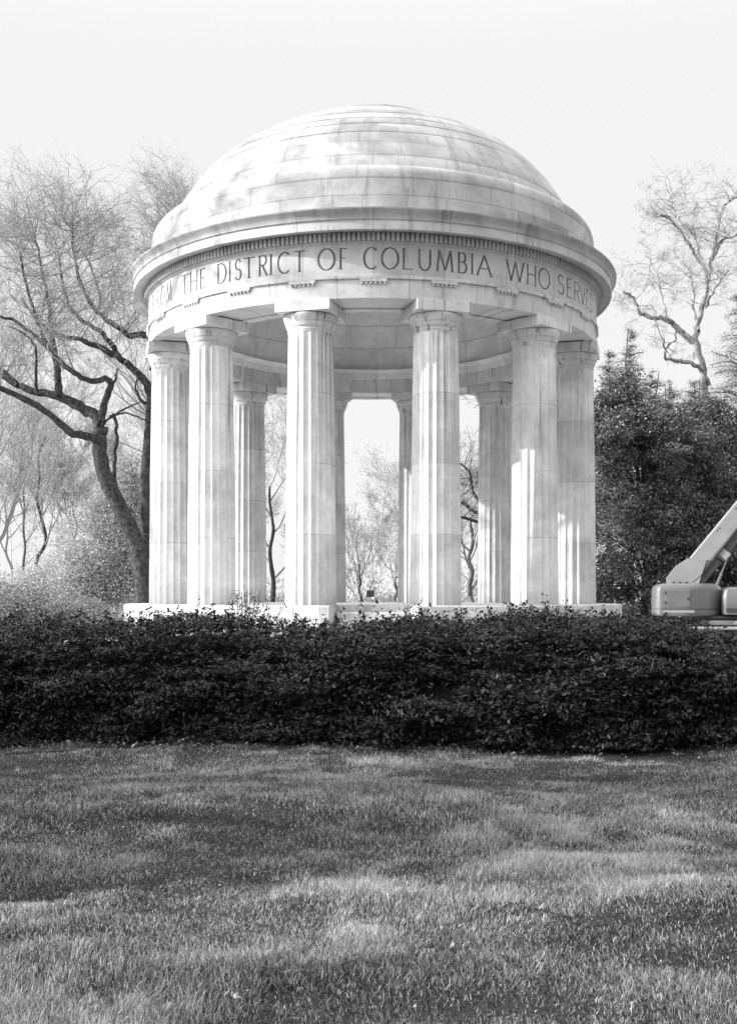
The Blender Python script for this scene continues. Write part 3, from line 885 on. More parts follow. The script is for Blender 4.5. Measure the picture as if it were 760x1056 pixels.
bt(78, 60, 13, 0.10, 'pale tree behind the leaning trunk', 35, per=4, size=0.1, depth=4, nl=11, fork=0.36, L0=3.0, sprd=0.6, minr=0.01, leaf='leaf_pale')
bt(281, 58, 12, 0.16, 'budding tree seen between the two left columns', 36, bark='bark_dark', per=3, size=0.10, depth=4, nl=7, fork=0.2, minr=0.010)
bt(371, 62, 5.4, 0.11, 'small many stemmed tree seen through the middle of the memorial', 37, bark='bark_dark', per=4, size=0.09, depth=3, nl=8, fork=0.08, L0=2.6, sprd=0.55, minr=0.009)
bt(408, 92, 9, 0.2, 'hazy pale blossoming tree seen right of the small many stemmed tree', 38, per=10, size=0.14, depth=4, nl=9, fork=0.15, leaf='leaf_pale', minr=0.010, jit=0.25)
bt(428, 80, 14, 0.2, 'pale tree mostly hidden behind the right front column', 39, per=9, size=0.13, depth=4, nl=9, fork=0.2, leaf='leaf_pale', minr=0.010, jit=0.25)
bt(486, 66, 11, 0.2, 'pale leafing tree seen between the two right columns', 40, per=9, size=0.12, depth=4, nl=9, fork=0.15, leaf='leaf_pale', minr=0.010, jit=0.2)
bt(325, 95, 9, 0.2, 'pale tree mostly hidden behind the left front column', 41, per=8, size=0.14, depth=4, nl=9, fork=0.3, leaf='leaf_pale', minr=0.011, jit=0.2)
bt(232, 75, 12, 0.2, 'pale tree mostly hidden behind the left columns', 42, per=8, size=0.13, depth=4, nl=8, fork=0.2, leaf='leaf_pale', minr=0.011, jit=0.2)

bt(8, 66, 15, 0.12, 'pale leafing tree behind the slim trees at the far left', 43, per=3, size=0.15, depth=4, nl=9, fork=0.16, leaf='leaf_pale', twig='twig_pale', bark='twig_far', minr=0.007, jit=0.3, L0=3.8)
bt(62, 72, 16, 0.12, 'pale leafing tree seen below the long low limb of the leaning tree', 44, per=3, size=0.15, depth=4, nl=9, fork=0.16, leaf='leaf_pale', twig='twig_pale', bark='twig_far', minr=0.007, jit=0.3, L0=3.8)
bt(118, 70, 17, 0.12, 'pale leafing tree just left of the memorial, behind the leaning trunk', 45, per=3, size=0.15, depth=4, nl=9, fork=0.16, leaf='leaf_pale', twig='twig_pale', bark='twig_far', minr=0.007, jit=0.3, L0=3.8)
# the limb of a dark tree hanging between the two right columns
def hanging_tree():
    rg = np.random.default_rng(50)
    T, K, ends = Tubes(), Tubes(), []
    D0 = 47.0; s = D0 / FPX
    def limb(px, w0, w1, dy=0, dy1=0):
        P = [W(x, y, D0 + dy + (dy1 - dy) * i / (len(px) - 1)) for i, (x, y) in enumerate(px)]
        S = spline(P, 4); T.add(S, np.linspace(w0, w1, len(S)) * 0.5 * s, 7); return S
    limb([(548, 655), (546, 600), (542, 540), (540, 500), (536, 450)], 17, 9)
    a = limb([(541, 545), (520, 541), (505, 540), (490, 536), (474, 531), (462, 528)], 5, 2.2, 0, -1)
    b = limb([(541, 530), (515, 532), (491, 527), (480, 519), (472, 515), (460, 505)], 5, 2, 0, 0.5)
    c = limb([(540, 505), (512, 522), (491, 511), (486, 495), (484, 485), (473, 475), (462, 468)], 4, 1.5, 0, 0.5)
    d = limb([(536, 450), (520, 420), (510, 380), (500, 340)], 7, 2.5, 0, 2)
    e = limb([(537, 470), (560, 430), (575, 390)], 6, 2.5, 0, 2)
    for S, n0 in ((a, 6), (b, 8), (c, 12), (d, 20), (e, 16)):
        for q in range(n0):
            i = rg.integers(len(S) // 3, len(S) - 1)
            dv = np.array([rg.normal() * 0.7 - 0.3, rg.normal() * 0.7, rg.normal() * 0.4 + 0.5])
            grow(K, ends, S[i], dv, 1.3 * rg.uniform(0.5, 1.1), 0.025, 2, rg, up=0.1, wander=0.3, kids=(2, 3), minr=0.008)
    lv = along(ends, 3, rg, 0.08)
    make_tree('deciduous_tree', W(548, 655, D0), T, K, lv, 0.08, 0.6, M['bark_dark'], M['bark_mid'], M['bud'],
              'dark limbed tree behind the right columns, its branches reaching left', 'budding trees', rg)
hanging_tree()

# right pale sycamore, traced
def sycamore():
    rg = np.random.default_rng(51)
    T, K, ends = Tubes(), Tubes(), []
    D0 = 52.0; s = D0 / FPX
    def limb(px, w0, w1, dy=0, dy1=0):
        P = [W(x, y, D0 + dy + (dy1 - dy) * i / (len(px) - 1)) for i, (x, y) in enumerate(px)]
        S = spline(P, 4); S = S + rg.normal(size=S.shape) * 0.03
        T.add(S, np.linspace(w0 * 0.78, w1 * 0.7, len(S)) * 0.5 * s, 8); return S
    limb([(731, 645), (731, 560), (730, 480), (728, 420), (722, 372), (717, 350)], 17, 11)
    a = limb([(717, 350), (720, 330), (727, 305), (730, 285), (734, 265), (738, 249), (744, 217), (752, 205), (768, 198)], 8, 2, 0, 1)
    a2 = limb([(731, 280), (736, 262), (745, 246), (760, 240), (775, 232)], 5, 2, 0, -1)
    b = limb([(728, 300), (726, 276), (717, 262), (711, 251), (701, 236), (691, 224), (684, 220), (676, 219)], 5.5, 1.8, 0, -1)
    b2 = limb([(722, 266), (716, 241), (704, 228), (698, 221), (693, 207), (694, 198)], 3.5, 1.5, 0, 1)
    c = limb([(717, 352), (703, 342), (693, 331), (684, 327), (668, 324), (659, 320), (656, 310), (650, 302), (643, 300)], 9, 2.5, 0, -1)
    c2 = limb([(688, 328), (684, 310), (680, 290), (672, 270), (666, 262)], 3, 1.3, 0, 1)
    e = limb([(730, 395), (723, 380), (710, 373), (698, 371), (686, 366), (688, 356), (696, 348), (697, 338)], 7, 2, 0, -2)
    e2 = limb([(687, 362), (682, 345), (674, 327)], 2.5, 1.3, -1.5, -2)
    f = limb([(720, 340), (716, 315), (714, 290), (706, 270)], 4, 1.5, 0, 2)
    h = limb([(727, 316), (735, 300), (744, 285), (752, 276)], 4, 1.5, 0, -1.5)
    for S, n0, L in ((a, 18, 2.2), (a2, 10, 2.0), (b, 18, 2.2), (b2, 14, 1.8), (c, 14, 1.8), (c2, 12, 1.7), (e, 6, 1.2), (e2, 5, 1), (f, 12, 2.0), (h, 12, 2.0)):
        for q in range(int(n0 * 1.4)):
            i = rg.integers(len(S) // 3, len(S) - 1)
            dv = np.array([rg.normal() * 0.7 - 0.1, rg.normal() * 0.7, rg.normal() * 0.5 + 0.35])
            grow(K, ends, S[i], dv, 0.62 * L * rg.uniform(0.5, 1.1), 0.022, 3, rg, up=0.03, wander=0.42, kids=(1, 3), minr=0.0055)
    lv = along(ends, 1, rg, 0.08)
    make_tree('sycamore_tree', W(731, 645, D0), T, K, lv, 0.06, 0.6, M['bark_pale'], M['twig_far'], M['bud'],
              'tall bare pale barked tree rising at the right behind the evergreens', None, rg)
sycamore()

def leafy_tree(name, px, d, lobes_px, nclump, per, clump_r, size, leaf, label, seed, group=None, trunk_r=0.25, aspect=0.5, fill=0.3, bark='bark_dark', cat='tree', ht=None, sub=0):
    """lobes_px: (px, py, depth offset, rx, ry, rz in metres)"""
    rg = np.random.default_rng(seed)
    lobes = []
    for (x, y, dd, a, b, c) in lobes_px:
        w = W(x, y, d + dd); lobes.append((w[0], w[1], w[2], a, b, c))
    if sub:
        more = []
        for l in lobes:
            for q in range(sub):
                u = rg.normal(size=3); u /= np.linalg.norm(u)
                c = np.array(l[:3]) + u * np.array(l[3:6]) * 0.95
                f = rg.uniform(0.28, 0.5)
                more.append((c[0], c[1], max(0.4, c[2]), l[3] * f, l[4] * f, l[5] * f * 0.75))
        P0, N0, t0 = leafy_points(lobes, nclump // 3, per, clump_r, rg, 0.5)
        P, N, tone = leafy_points(more, nclump - nclump // 3, per, clump_r * 0.8, rg, 0.1)
        P = np.concatenate([P0, P]); N = np.concatenate([N0, N]); tone = np.concatenate([t0 * 0.7, tone])
    else:
        P, N, tone = leafy_points(lobes, nclump, per, clump_r, rg, fill)
    T, K = Tubes(), Tubes()
    base = np.array([(px - HX) * d / FPX, d, -0.05])
    topz = ht or max(l[2] for l in lobes)
    T.add(np.array([base + np.array([rg.normal() * 0.05 * k, rg.normal() * 0.05 * k, (topz + 0.05) * k / 6]) for k in range(7)]), trunk_r * np.linspace(1.2, 0.3, 7), 8)
    for l in lobes:
        c = np.array(l[:3]); z0 = max(0.3, c[2] * 0.5)
        p0 = np.array([base[0], base[1], min(z0, topz)])
        m = (p0 + c) / 2 + rg.normal(size=3) * 0.15
        T.add(spline([p0, m, c], 4), np.linspace(trunk_r * 0.4, 0.03, 9), 6)
        for q in range(14):
            u = rg.normal(size=3); u /= np.linalg.norm(u)
            e = c + u * np.array(l[3:6]) * 0.9
            K.add(spline([m * 0.4 + c * 0.6, (c + e) / 2 + rg.normal(size=3) * 0.08, e], 3), np.linspace(0.03, 0.008, 7), 4)
    return make_tree(name, base, T, K, P, size, aspect, M[bark], M['bark_dark'], M[leaf], label, group, rg, tone=tone, LN=N, cat=cat)

# dark broadleaf evergreens at the right
leafy_tree('evergreen_tree', 668, 38, [(650, 560, 0, 1.9, 1.6, 2.2), (690, 560, 0.6, 2.0, 1.7, 2.2), (640, 465, 0.2, 1.5, 1.5, 1.9), (630, 425, 0.3, 1.0, 1.0, 1.3), (650, 405, 0.5, 0.7, 0.7, 0.7), (680, 462, 0, 1.9, 1.6, 1.7), (655, 440, 0.4, 1.3, 1.3, 1.0), (700, 500, 0.4, 1.7, 1.6, 1.8), (645, 610, -0.3, 1.7, 1.4, 1.3), (690, 620, -0.2, 1.8, 1.4, 1.2)],
           1000, 84, 0.27, 0.125, 'leaf_evergreen', 'dense dark glossy evergreen tree right beside the memorial columns', 61, 'dark evergreens at the right', sub=7)
leafy_tree('evergreen_tree', 748, 40, [(735, 560, 0, 2.0, 1.7, 2.3), (780, 560, 0.4, 2.2, 1.8, 2.4), (730, 470, 0.2, 1.7, 1.6, 1.9), (770, 465, 0, 2.0, 1.7, 1.9), (740, 442, 0.4, 1.4, 1.3, 1.1), (735, 620, -0.2, 2.0, 1.5, 1.2), (790, 620, -0.2, 2.0, 1.5, 1.2)],
           900, 84, 0.29, 0.125, 'leaf_evergreen', 'dense dark evergreen tree behind the boom lift', 62, 'dark evergreens at the right', sub=7)
# loose cedar-like trees on the skyline
def conifer(px, d, h, r0, label, seed, leaf='leaf_cedar', group='loose conifers on the right skyline', nw=34, z0=0.3):
    rg = np.random.default_rng(seed)
    T, K = Tubes(), Tubes(); P = []
    base = np.array([(px - HX) * d / FPX, d, -0.05])
    T.add(np.array([base + np.array([rg.normal() * 0.02 * k, 0, h * k / 8]) for k in range(9)]), 0.18 * np.linspace(1, 0.08, 9), 7)
    for q in range(nw):
        for m in range(4):
            t = z0 + (1 - z0) * min(0.995, (q + rg.uniform(-0.8, 1.2)) / nw)
            a = rg.uniform(0, 2 * np.pi); L = (r0 * 1.25 * (1.0 - t) ** 0.85 + 0.10) * rg.uniform(0.45, 1.1)
            p0 = base + np.array([0, 0, h * t])
            dv = np.array([math.cos(a), math.sin(a), rg.uniform(0.0, 0.55)])
            S = spline([p0, p0 + dv * L * 0.5, p0 + dv * L + np.array([0, 0, -0.18 * L])], 4)
            K.add(S, np.linspace(0.03, 0.008, len(S)), 4)
            n = int(150 * L + 16)
            tt = rg.random(n) ** 0.7 * (len(S) - 1); i = np.minimum(tt.astype(int), len(S) - 2); f = (tt - i)[:, None]
            pp = S[i] * (1 - f) + S[i + 1] * f + rg.normal(size=(n, 3)) * np.array([0.17, 0.17, 0.13]) * (0.4 + 0.4 * L)
            P.append(pp)
    P = np.concatenate(P)
    make_tree('conifer_tree', base, T, K, P, 0.075, 0.35, M['bark_dark'], M['bark_dark'], M[leaf], label, group, rg)
conifer(650, 44, 12.6, 2.9, 'small pointed conifer with open branches beside the cornice', 71)
conifer(766, 44, 14.6, 4.2, 'feathery conifer cut off by the right edge', 72)
conifer(690, 50, 11.6, 4.0, 'broad conifer under the pale bare tree', 73)
conifer(672, 43, 10.6, 3.4, 'short bushy conifer among the evergreen tops', 75)
conifer(716, 46, 10.9, 4.0, 'bushy conifer left of the feathery one at the right edge', 76)
conifer(628, 47, 12.4, 3.4, 'conifer half hidden behind the right column', 74)

# left background: mid-grey leafy bushes, lighter shrubs and lawn beyond
leafy_tree('leafy_shrub', 110, 42, [(108, 565, 0, 1.7, 1.4, 1.9), (125, 530, 0.3, 1.2, 1.2, 1.6), (92, 600, 0, 1.4, 1.3, 1.1), (135, 590, 0, 1.2, 1.2, 1.4), (140, 500, 0.5, 1.0, 1.0, 1.3)],
           2600, 26, 0.2, 0.095, 'leaf_mid', 'tall grey leafy bush behind the leaning trunk', 81, cat='shrub', trunk_r=0.1)
leafy_tree('leafy_shrub', 60, 50, [(62, 600, 0, 1.8, 1.5, 1.2), (35, 606, 0.5, 1.5, 1.3, 1.0), (80, 585, 0.5, 1.3, 1.2, 1.4)],
           1300, 22, 0.22, 0.10, 'leaf_lawnbush', 'pale leafy bush on the far left lawn', 82, cat='shrub', trunk_r=0.08)
leafy_tree('leafy_shrub', 12, 27, [(22, 628, 0, 1.1, 0.9, 0.65), (-15, 628, 0.2, 1.2, 1.0, 0.75), (58, 634, 0.2, 0.9, 0.8, 0.5), (95, 636, 0.3, 0.7, 0.7, 0.45)],
           900, 20, 0.12, 0.075, 'leaf_bush', 'lighter leafy shrub rising behind the left end of the hedge', 83, cat='shrub', trunk_r=0.05)
leafy_tree('leafy_shrub', 762, 26, [(748, 612, 0, 0.9, 0.9, 0.6), (775, 600, 0, 1.2, 1.0, 0.9)],
           500, 20, 0.12, 0.08, 'leaf_bush', 'leafy shrub beyond the boom lift at the right edge', 84, cat='shrub', trunk_r=0.05) if False else None

# far wood closing the horizon: one mass nobody could count
def far_wood():
    rg = np.random.default_rng(90)
    lobes = []
    for a in np.arange(-60, 60.1, 1.6):
        d = rg.uniform(130, 190); x = math.tan(R(a)) * d if abs(a) < 50 else math.copysign(d * 1.2 + abs(a), a)
        h = rg.uniform(3.0, 6.5)
        lobes.append((x, d, h * 0.5, rg.uniform(3, 5.5), 3.0, h * 0.6))
    P, N, tone = leafy_points(lobes, 5200, 14, 0.7, rg, 0.2)
    lv, lq = leaf_quads(P, N, 0.75, 0.6, rg)
    o = link('far_wood', np_mesh('far_wood', lv, lq, mats=[M['leaf_pale']], attrs={'tone': ('POINT', np.repeat(tone, 4))}))
    tag(o, 'pale far off wood closing the view behind the memorial', 'woods', kind='stuff')
far_wood()

# trees beyond the left edge of the frame whose shade falls on lawn and hedge
def shade_tree(x, y, lobes, ncl, per, cr, size, label, seed, leaf='leaf_mid', fill=0.4):
    rg = np.random.default_rng(seed)
    P, N, tone = leafy_points([(x + l[0], y + l[1]) + tuple(l[2:]) for l in lobes], ncl, per, cr, rg, fill)
    T, K = Tubes(), Tubes()
    T.add(np.array([(x, y, -0.05), (x + .1, y, 2), (x, y + .1, 5), (x, y, 8)]), np.array([.4, .3, .22, .1]), 9)
    for l in lobes:
        c = np.array([x + l[0], y + l[1], l[2]])
        T.add(spline([(x, y, max(2.0, l[2] - 3)), (np.array([x, y, l[2] - 1.0]) + c) / 2, c], 4), np.linspace(.14, .03, 9), 6)
        for q in range(10):
            u = rg.normal(size=3); u /= np.linalg.norm(u)
            K.add(np.array([c, c + u * np.array(l[3:6]) * .5, c + u * np.array(l[3:6])]), np.array([.04, .025, .01]), 4)
    make_tree('shade_tree', (x, y), T, K, P, size, 0.6, M['bark_dark'], M['bark_dark'], M[leaf], label, 'shade trees outside the frame', rg, tone=tone, LN=N)
shade_tree(-14.0, 0.8, [(0, 0, 5.6, 2.2, 1.5, 1.6), (0.4, -2.4, 6.0, 2.4, 1.6, 2.0), (0, -0.8, 8.2, 2.0, 1.6, 1.4), (0.3, 0.3, 4.4, 2.2, 1.2, 1.0)], 420, 30, 0.36, 0.22,
           'leafy tree beyond the left edge beside the camera', 98)
shade_tree(-14.5, 6.4, [(0, -1.35, 6.6, 2.4, 0.6, 2.4), (0.3, 0.75, 6.3, 2.4, 0.95, 2.6), (0.2, -1.2, 4.4, 2.0, 0.6, 1.0), (0.3, 0.9, 4.2, 2.0, 0.8, 1.0), (0, 0.2, 8.6, 2.0, 1.4, 1.2)], 290, 30, 0.26, 0.2,
           'leafy tree beyond the left edge shading the lawn', 95)
shade_tree(-15.0, 11.0, [(0, -0.9, 6.6, 2.4, 1.0, 2.4), (0.5, 1.2, 6.4, 2.6, 1.7, 2.6), (0.3, 0.4, 8.8, 2.2, 1.7, 1.4), (0.5, 0.2, 4.2, 2.2, 2.0, 1.2)], 1000, 30, 0.36, 0.22,
           'leafy tree beyond the left edge shading the hedge', 96)
for (x, y, sd_, lab) in ((-3.0, -8.5, 201, 'broad leafy tree added unseen behind the camera to block sky light'), (6.5, -6.0, 202, 'leafy tree added unseen behind the camera, to the right, blocking sky light'), (10.5, 3.5, 203, 'leafy tree added unseen beyond the right edge, blocking sky over the lawn')):  # unseen trees added to hold sky light off the lawn and hedge
    shade_tree(x, y, [(0, 0, 7.5, 4.0, 3.6, 3.0), (1.5, 1.5, 9.5, 3.0, 3.0, 2.2), (-1.5, -1.0, 9.0, 3.0, 3.0, 2.4), (0, 0, 5.0, 3.2, 3.0, 1.4)], 800, 24, 0.5, 0.32, lab, sd_)
bare_tree('deciduous_tree', (-19.5, 27.0), 28, 0.4, 'bare budding tree beyond the left edge of the view', 'budding trees', 97, M['bark_dark'], M['bark_mid'], M['bud'], per=4, size=0.15, depth=4, nl=11, L0=5.5, fork=0.62, minr=0.012, jit=0.2)

# ================================================================ HEDGE
def hedge():
    rg = np.random.default_rng(100)
    root = empty('hedge', (0, 11.4, 0), 'long dark clipped hedge of small leaved shrubs across the foreground', 'hedge')
    # top height along x, read from the outline against platform and trees
    xs_px = np.array([-200, -60, 0, 60, 130, 180, 230, 300, 350, 400, 430, 480, 540, 600, 650, 690, 730, 760, 820, 960])
    ys_px = np.array([650, 648, 646, 646, 645, 640, 638, 642, 642, 636, 634, 638, 634, 637, 639, 647, 660, 667, 668, 664])
    dtop = 11.7
    hx = (xs_px - HX) * dtop / FPX; hz = EYE + (HY - ys_px) * dtop / FPX
    top = lambda x: np.interp(x, hx, hz)
    def surf(x, s, shrink=0.0):
        """s 0..1: front foot -> top -> back foot"""
        h = top(x) - shrink
        bump = 0.22 * (vnoise(x, s * 3.0, 21, 1.3) - 0.5) + 0.12 * (vnoise(x, s * 6.0, 22, 3.2) - 0.5)
        ang = s * np.pi
        hwid = 1.42 - shrink + bump
        yc = 11.45 + 0.25 * (vnoise(x, 0 * x, 23, 0.5) - 0.5)
        cy = -np.sign(np.cos(ang)) * np.abs(np.cos(ang)) ** 0.55 * hwid
        cz = np.abs(np.sin(ang)) ** 0.6 * (h + 0.5 * bump)
        return np.stack([x, yc + cy, cz], -1)
    # near-black solid shell added to block light, standing for the shade inside
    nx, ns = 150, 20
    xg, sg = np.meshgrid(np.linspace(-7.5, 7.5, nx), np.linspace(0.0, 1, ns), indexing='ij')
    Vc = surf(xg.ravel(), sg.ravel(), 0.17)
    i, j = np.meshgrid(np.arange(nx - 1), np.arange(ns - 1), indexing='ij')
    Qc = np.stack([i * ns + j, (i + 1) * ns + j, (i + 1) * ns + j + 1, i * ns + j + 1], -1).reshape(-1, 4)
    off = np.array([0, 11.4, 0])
    link('shade_core', np_mesh('shade_core', Vc - off, Qc, mats=[M['hedge_core']], smooth=True), root)
    # leafy sprays in flat tiers
    nc, per = 19000, 13
    x = rg.uniform(-7.5, 7.5, nc)
    s = np.concatenate([np.arcsin(rg.uniform(0.02, 1.0, 11500) ** (1 / 0.6)) / np.pi, rg.uniform(0.3, 0.66, 5000), rg.uniform(0.6, 0.97, nc - 16500)])
    c = surf(x, s); e = 1e-3
    ns_ = np.cross(surf(x + e, s) - c, surf(x, s + e) - c); ns_ /= np.maximum(1e-9, np.linalg.norm(ns_, axis=1))[:, None]
    ns_ *= -np.sign((ns_ * (np.array([0, 11.4, 0.5]) - c)).sum(1))[:, None]
    c = c + ns_ * (rg.normal(size=nc) * 0.06 - 0.05 + (0.07 + 0.27 * np.clip((0.40 - s) / 0.15, 0, 1)) * (vnoise(x, c[:, 2] * 2.2, 24, 2.4) - 0.5))[:, None]
    # ragged shoots above the top
    sh = rg.random(nc) < 0.05
    c[sh] += np.array([0, 0, 1]) * rg.uniform(0.0, 0.12, sh.sum())[:, None] * (s[sh] > 0.3)[:, None]
    P = np.repeat(c, per, 0) + rg.normal(size=(nc * per, 3)) * np.array([0.055, 0.05, 0.014])
    nsht, pl_ = 700, 16      # upright tufts that break the top line
    xs = rg.uniform(-7.4, 7.4, nsht); cs_ = surf(xs, rg.uniform(0.33, 0.62, nsht))
    hs = np.abs(rg.normal(size=nsht)) * 0.095 + 0.02
    tt = rg.random((nsht, pl_))
    dirx, diry = rg.normal(size=nsht) * 0.35, rg.normal(size=nsht) * 0.35
    sx_ = cs_[:, 0:1] + dirx[:, None] * hs[:, None] * tt; sy_ = cs_[:, 1:2] + diry[:, None] * hs[:, None] * tt; sz_ = cs_[:, 2:3] - 0.04 + (hs[:, None] + 0.05) * tt
    SH = np.stack([sx_, sy_, sz_], -1).reshape(-1, 3) + rg.normal(size=(nsht * pl_, 3)) * 0.016
    N = np.repeat(ns_, per, 0) * 0.45 + np.array([0, 0, 0.8])
    ct = rg.random(nc)
    right = np.clip((x - 3.6) / 0.8, 0, 1) * 0.25
    tone = np.clip(0.5 * np.repeat(ct + right, per) + 0.5 * rg.random(nc * per), 0, 1.3)
    k = P[:, 2] > 0.0
    P = np.concatenate([P[k], SH]); N = np.concatenate([N[k], rg.normal(size=SH.shape) * 0.5 + np.array([0, -0.3, 0.4])]); tone = np.concatenate([tone[k], rg.random(len(SH))])
    lv, lq = leaf_quads(P - off, N, 0.050, 0.42, rg)
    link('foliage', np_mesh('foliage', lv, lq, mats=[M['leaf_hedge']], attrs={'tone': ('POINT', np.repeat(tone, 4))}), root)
hedge()

# soil strip under the hedge (dark mulch)
bm = bmesh.new()
prev = None
for k in range(61):
    x = -9 + 18 * k / 60
    yf = 9.66 + 0.12 * math.sin(x * 2.1) + 0.08 * math.sin(x * 5.3 + 1)
    row = [bm.verts.new((x, yf, float(gz(x, yf)) + 0.006)), bm.verts.new((x, 10.3, float(gz(x, 10.3)) + 0.03)), bm.verts.new((x, 13.0, 0.09))]
    if prev:
        for q in range(2): bm.faces.new((prev[q], row[q], row[q + 1], prev[q + 1]))
    prev = row
tag(link('soil_bed', bm_mesh('soil_bed', bm, M['mulch'], True)), kind='structure')

rg = np.random.default_rng(130)
n = 1500
x = rg.uniform(-5.5, 5.5, n); y = 9.95 + rg.normal(size=n) * 0.16
lv, lq = leaf_quads(np.stack([x, y, gz(x, y) + 0.03 + rg.random(n) * 0.02], -1), np.tile([0, 0, 1.0], (n, 1)), 0.045, 0.6, rg)
tag(link('leaf_litter', np_mesh('leaf_litter', lv, lq, mats=[M['leaf_litter']], attrs={'tone': ('POINT', np.repeat(rg.random(n) ** 2 * 1.3, 4))})), 'scattered small dead leaves on the dark soil at the foot of the hedge', 'leaf litter', kind='stuff')
# sprouting young shrub that sticks out over the hedge in front of the left columns
def sprig(px, py_top, d, n, label, seed, leaf='leaf_bush', sp=0.16):
    rg = np.random.default_rng(seed)
    top = W(px, py_top, d)
    root = empty('young_shrub', (float(top[0]), d, 0), label, 'shrub')
    T = Tubes(); P = []
    for q in range(n):
        e = np.array([rg.normal() * sp, rg.normal() * sp * 0.7, top[2] - abs(rg.normal()) * 0.10 - 0.02])
        S = spline([(rg.normal() * 0.03, rg.normal() * 0.03, 0.0), (e[0] * 0.35, e[1] * 0.35, e[2] * 0.55), e], 5)
        T.add(S, np.linspace(0.008, 0.003, len(S)), 5)
        for m in range(40):
            t = rg.uniform(0.5, 1.0) * (len(S) - 1); i = min(int(t), len(S) - 2)
            P.append(S[i] + (S[i + 1] - S[i]) * (t - i) + rg.normal(size=3) * 0.028)
    tv, tq = T.arrays()
    link('stem', np_mesh('stem', tv, tq, mats=[M['bark_dark']], smooth=True), root)
    lv, lq = leaf_quads(np.array(P), None, 0.042, 0.55, rg)
    link('foliage', np_mesh('foliage', lv, lq, mats=[M[leaf]], attrs={'tone': ('POINT', np.repeat(rg.random(len(P)), 4))}), root)
sprig(250, 604, 12.5, 15, 'young shrub sprouting above the hedge in front of the left columns', 110)
sprig(477, 622, 12.4, 3, 'thin sprig above the hedge below the right front column', 111, sp=0.06)

# ================================================================ fallen leaves
rg = np.random.default_rng(120)
def leaf_mesh(seed):
    r2 = np.random.default_rng(seed)
    bm = bmesh.new()
    ring = []
    n = 10
    for k in range(n):
        a = 2 * math.pi * k / n
        rr = (1.0 if k % 2 == 0 else 0.62) * r2.uniform(0.8, 1.1)
        ring.append(bm.verts.new((rr * math.cos(a), rr * 0.7 * math.sin(a), 0.22 * math.sin(2 * a + seed) + 0.12 * rr)))
    c = bm.verts.new((0, 0, 0))
    for k in range(n): bm.faces.new((ring[k], ring[(k + 1) % n], c))
    return bm_mesh('fallen_leaf', bm, M['leaf_dry'])
lm = [leaf_mesh(k) for k in range(3)]
for k, (px, py, sz) in enumerate(((18, 793, .06), (86, 829, .035), (287, 906, .035), (366, 824, .03), (507, 843, .05), (553, 795, .03), (342, 842, .03), (73, 922, .035), (300, 949, .03), (556, 942, .055), (590, 945, .045), (466, 980, .035), (601, 858, .03), (392, 812, .03), (244, 1048, .045), (172, 771, .035))):
    d = EYE * FPX / (py - HY)
    x = (px - HX) * d / FPX
    o = link('fallen_leaf', lm[k % 3], None, (x, d, float(gz(x, d)) + 0.04))
    o.rotation_euler = (rg.uniform(-0.7, 0.7), rg.uniform(-0.7, 0.7), rg.uniform(0, 6.28)); o.scale = (sz * 0.62,) * 3
    tag(o, 'small pale dry leaf lying on the grass' if k else 'largest pale curled leaf on the grass near the left edge', 'leaf', 'dry leaves on the lawn')

# ================================================================ BOOM LIFT
LD = 22.0
LX = (675 - HX) * LD / FPX
LA = R(-12)
lift = empty('boom_lift', (LX + 0.03 + 1.7 * math.cos(LA) - 1.0 * math.sin(LA), LD + 1.7 * math.sin(LA) + 1.0 * math.cos(LA), 0), 'grey boom lift with a rounded counterweight and raised boom at the right edge', 'boom lift', None, LA)
def lpart(name, bm, mat, parent=None, smooth=False):
    o = link(name, bm_mesh(name, bm, mat, smooth), parent or lift)
    return o
def rounded_plan(x0, x1, y0, y1, r, n=8):
    pts = []
    for (cx, cy, a0, rr) in ((x1 - r[1], y0 + r[1], -90, r[1]), (x1 - r[2], y1 - r[2], 0, r[2]), (x0 + r[3], y1 - r[3], 90, r[3]), (x0 + r[0], y0 + r[0], 180, r[0])):
        for k in range(n + 1):
            a = R(a0 + 90 * k / n); pts.append((cx + rr * math.cos(a), cy + rr * math.sin(a)))
    return pts
def hull(x0, x1, y0, y1, rr, levels):
    """stacked plan outlines: levels = (z, inset)"""
    bm = bmesh.new(); prev = None
    for z, ins in levels:
        ring = [bm.verts.new((x, y, z)) for x, y in rounded_plan(x0 + ins, x1 - ins, y0 + ins, y1 - ins, [max(0.01, q - ins) for q in rr])]
        if prev:
            for k in range(len(ring)): bm.faces.new((prev[k], prev[(k + 1) % len(ring)], ring[(k + 1) % len(ring)], ring[k]))
        else: bm.faces.new(ring[::-1])
        prev = ring
    bm.faces.new(prev)
    return bm
# local x: 0 at body centre; body spans -1.7 .. -0.3
def smooth_angle(o):
    for p in o.data.polygons: p.use_smooth = True
    try:
        bpy.context.view_layer.objects.active = o
        o.data.set_sharp_from_angle(angle=R(35))
    except Exception: pass
cw = lpart('counterweight', hull(-1.7, -0.32, -1.0, 1.0, (0.12, 0.85, 0.85, 0.12), [(1.03, 0.04), (1.06, 0.0), (1.16, 0.0), (1.165, 0.012), (1.18, 0.012), (1.185, 0.0), (1.56, 0.0), (1.64, 0.02), (1.69, 0.07), (1.71, 0.16)]), M['lift_cover']); smooth_angle(cw)
hd = lpart('engine_hood', hull(-0.36, 1.3, -0.85, 0.85, (0.1, 0.3, 0.3, 0.1), [(1.06, 0.02), (1.1, 0.0), (1.45, 0.0), (1.58, 0.05), (1.63, 0.14)]), M['lift_cover']); smooth_angle(hd)
bm = bmesh.new(); box_bm(bm, -0.30, 0.35, -0.87, -0.84, 1.12, 1.2); box_bm(bm, -0.05, 0.5, -0.87, -0.84, 1.24, 1.42); bevel_all(bm, 0.005, 1)
lpart('hood_vent', bm, M['lift_dark'], hd)
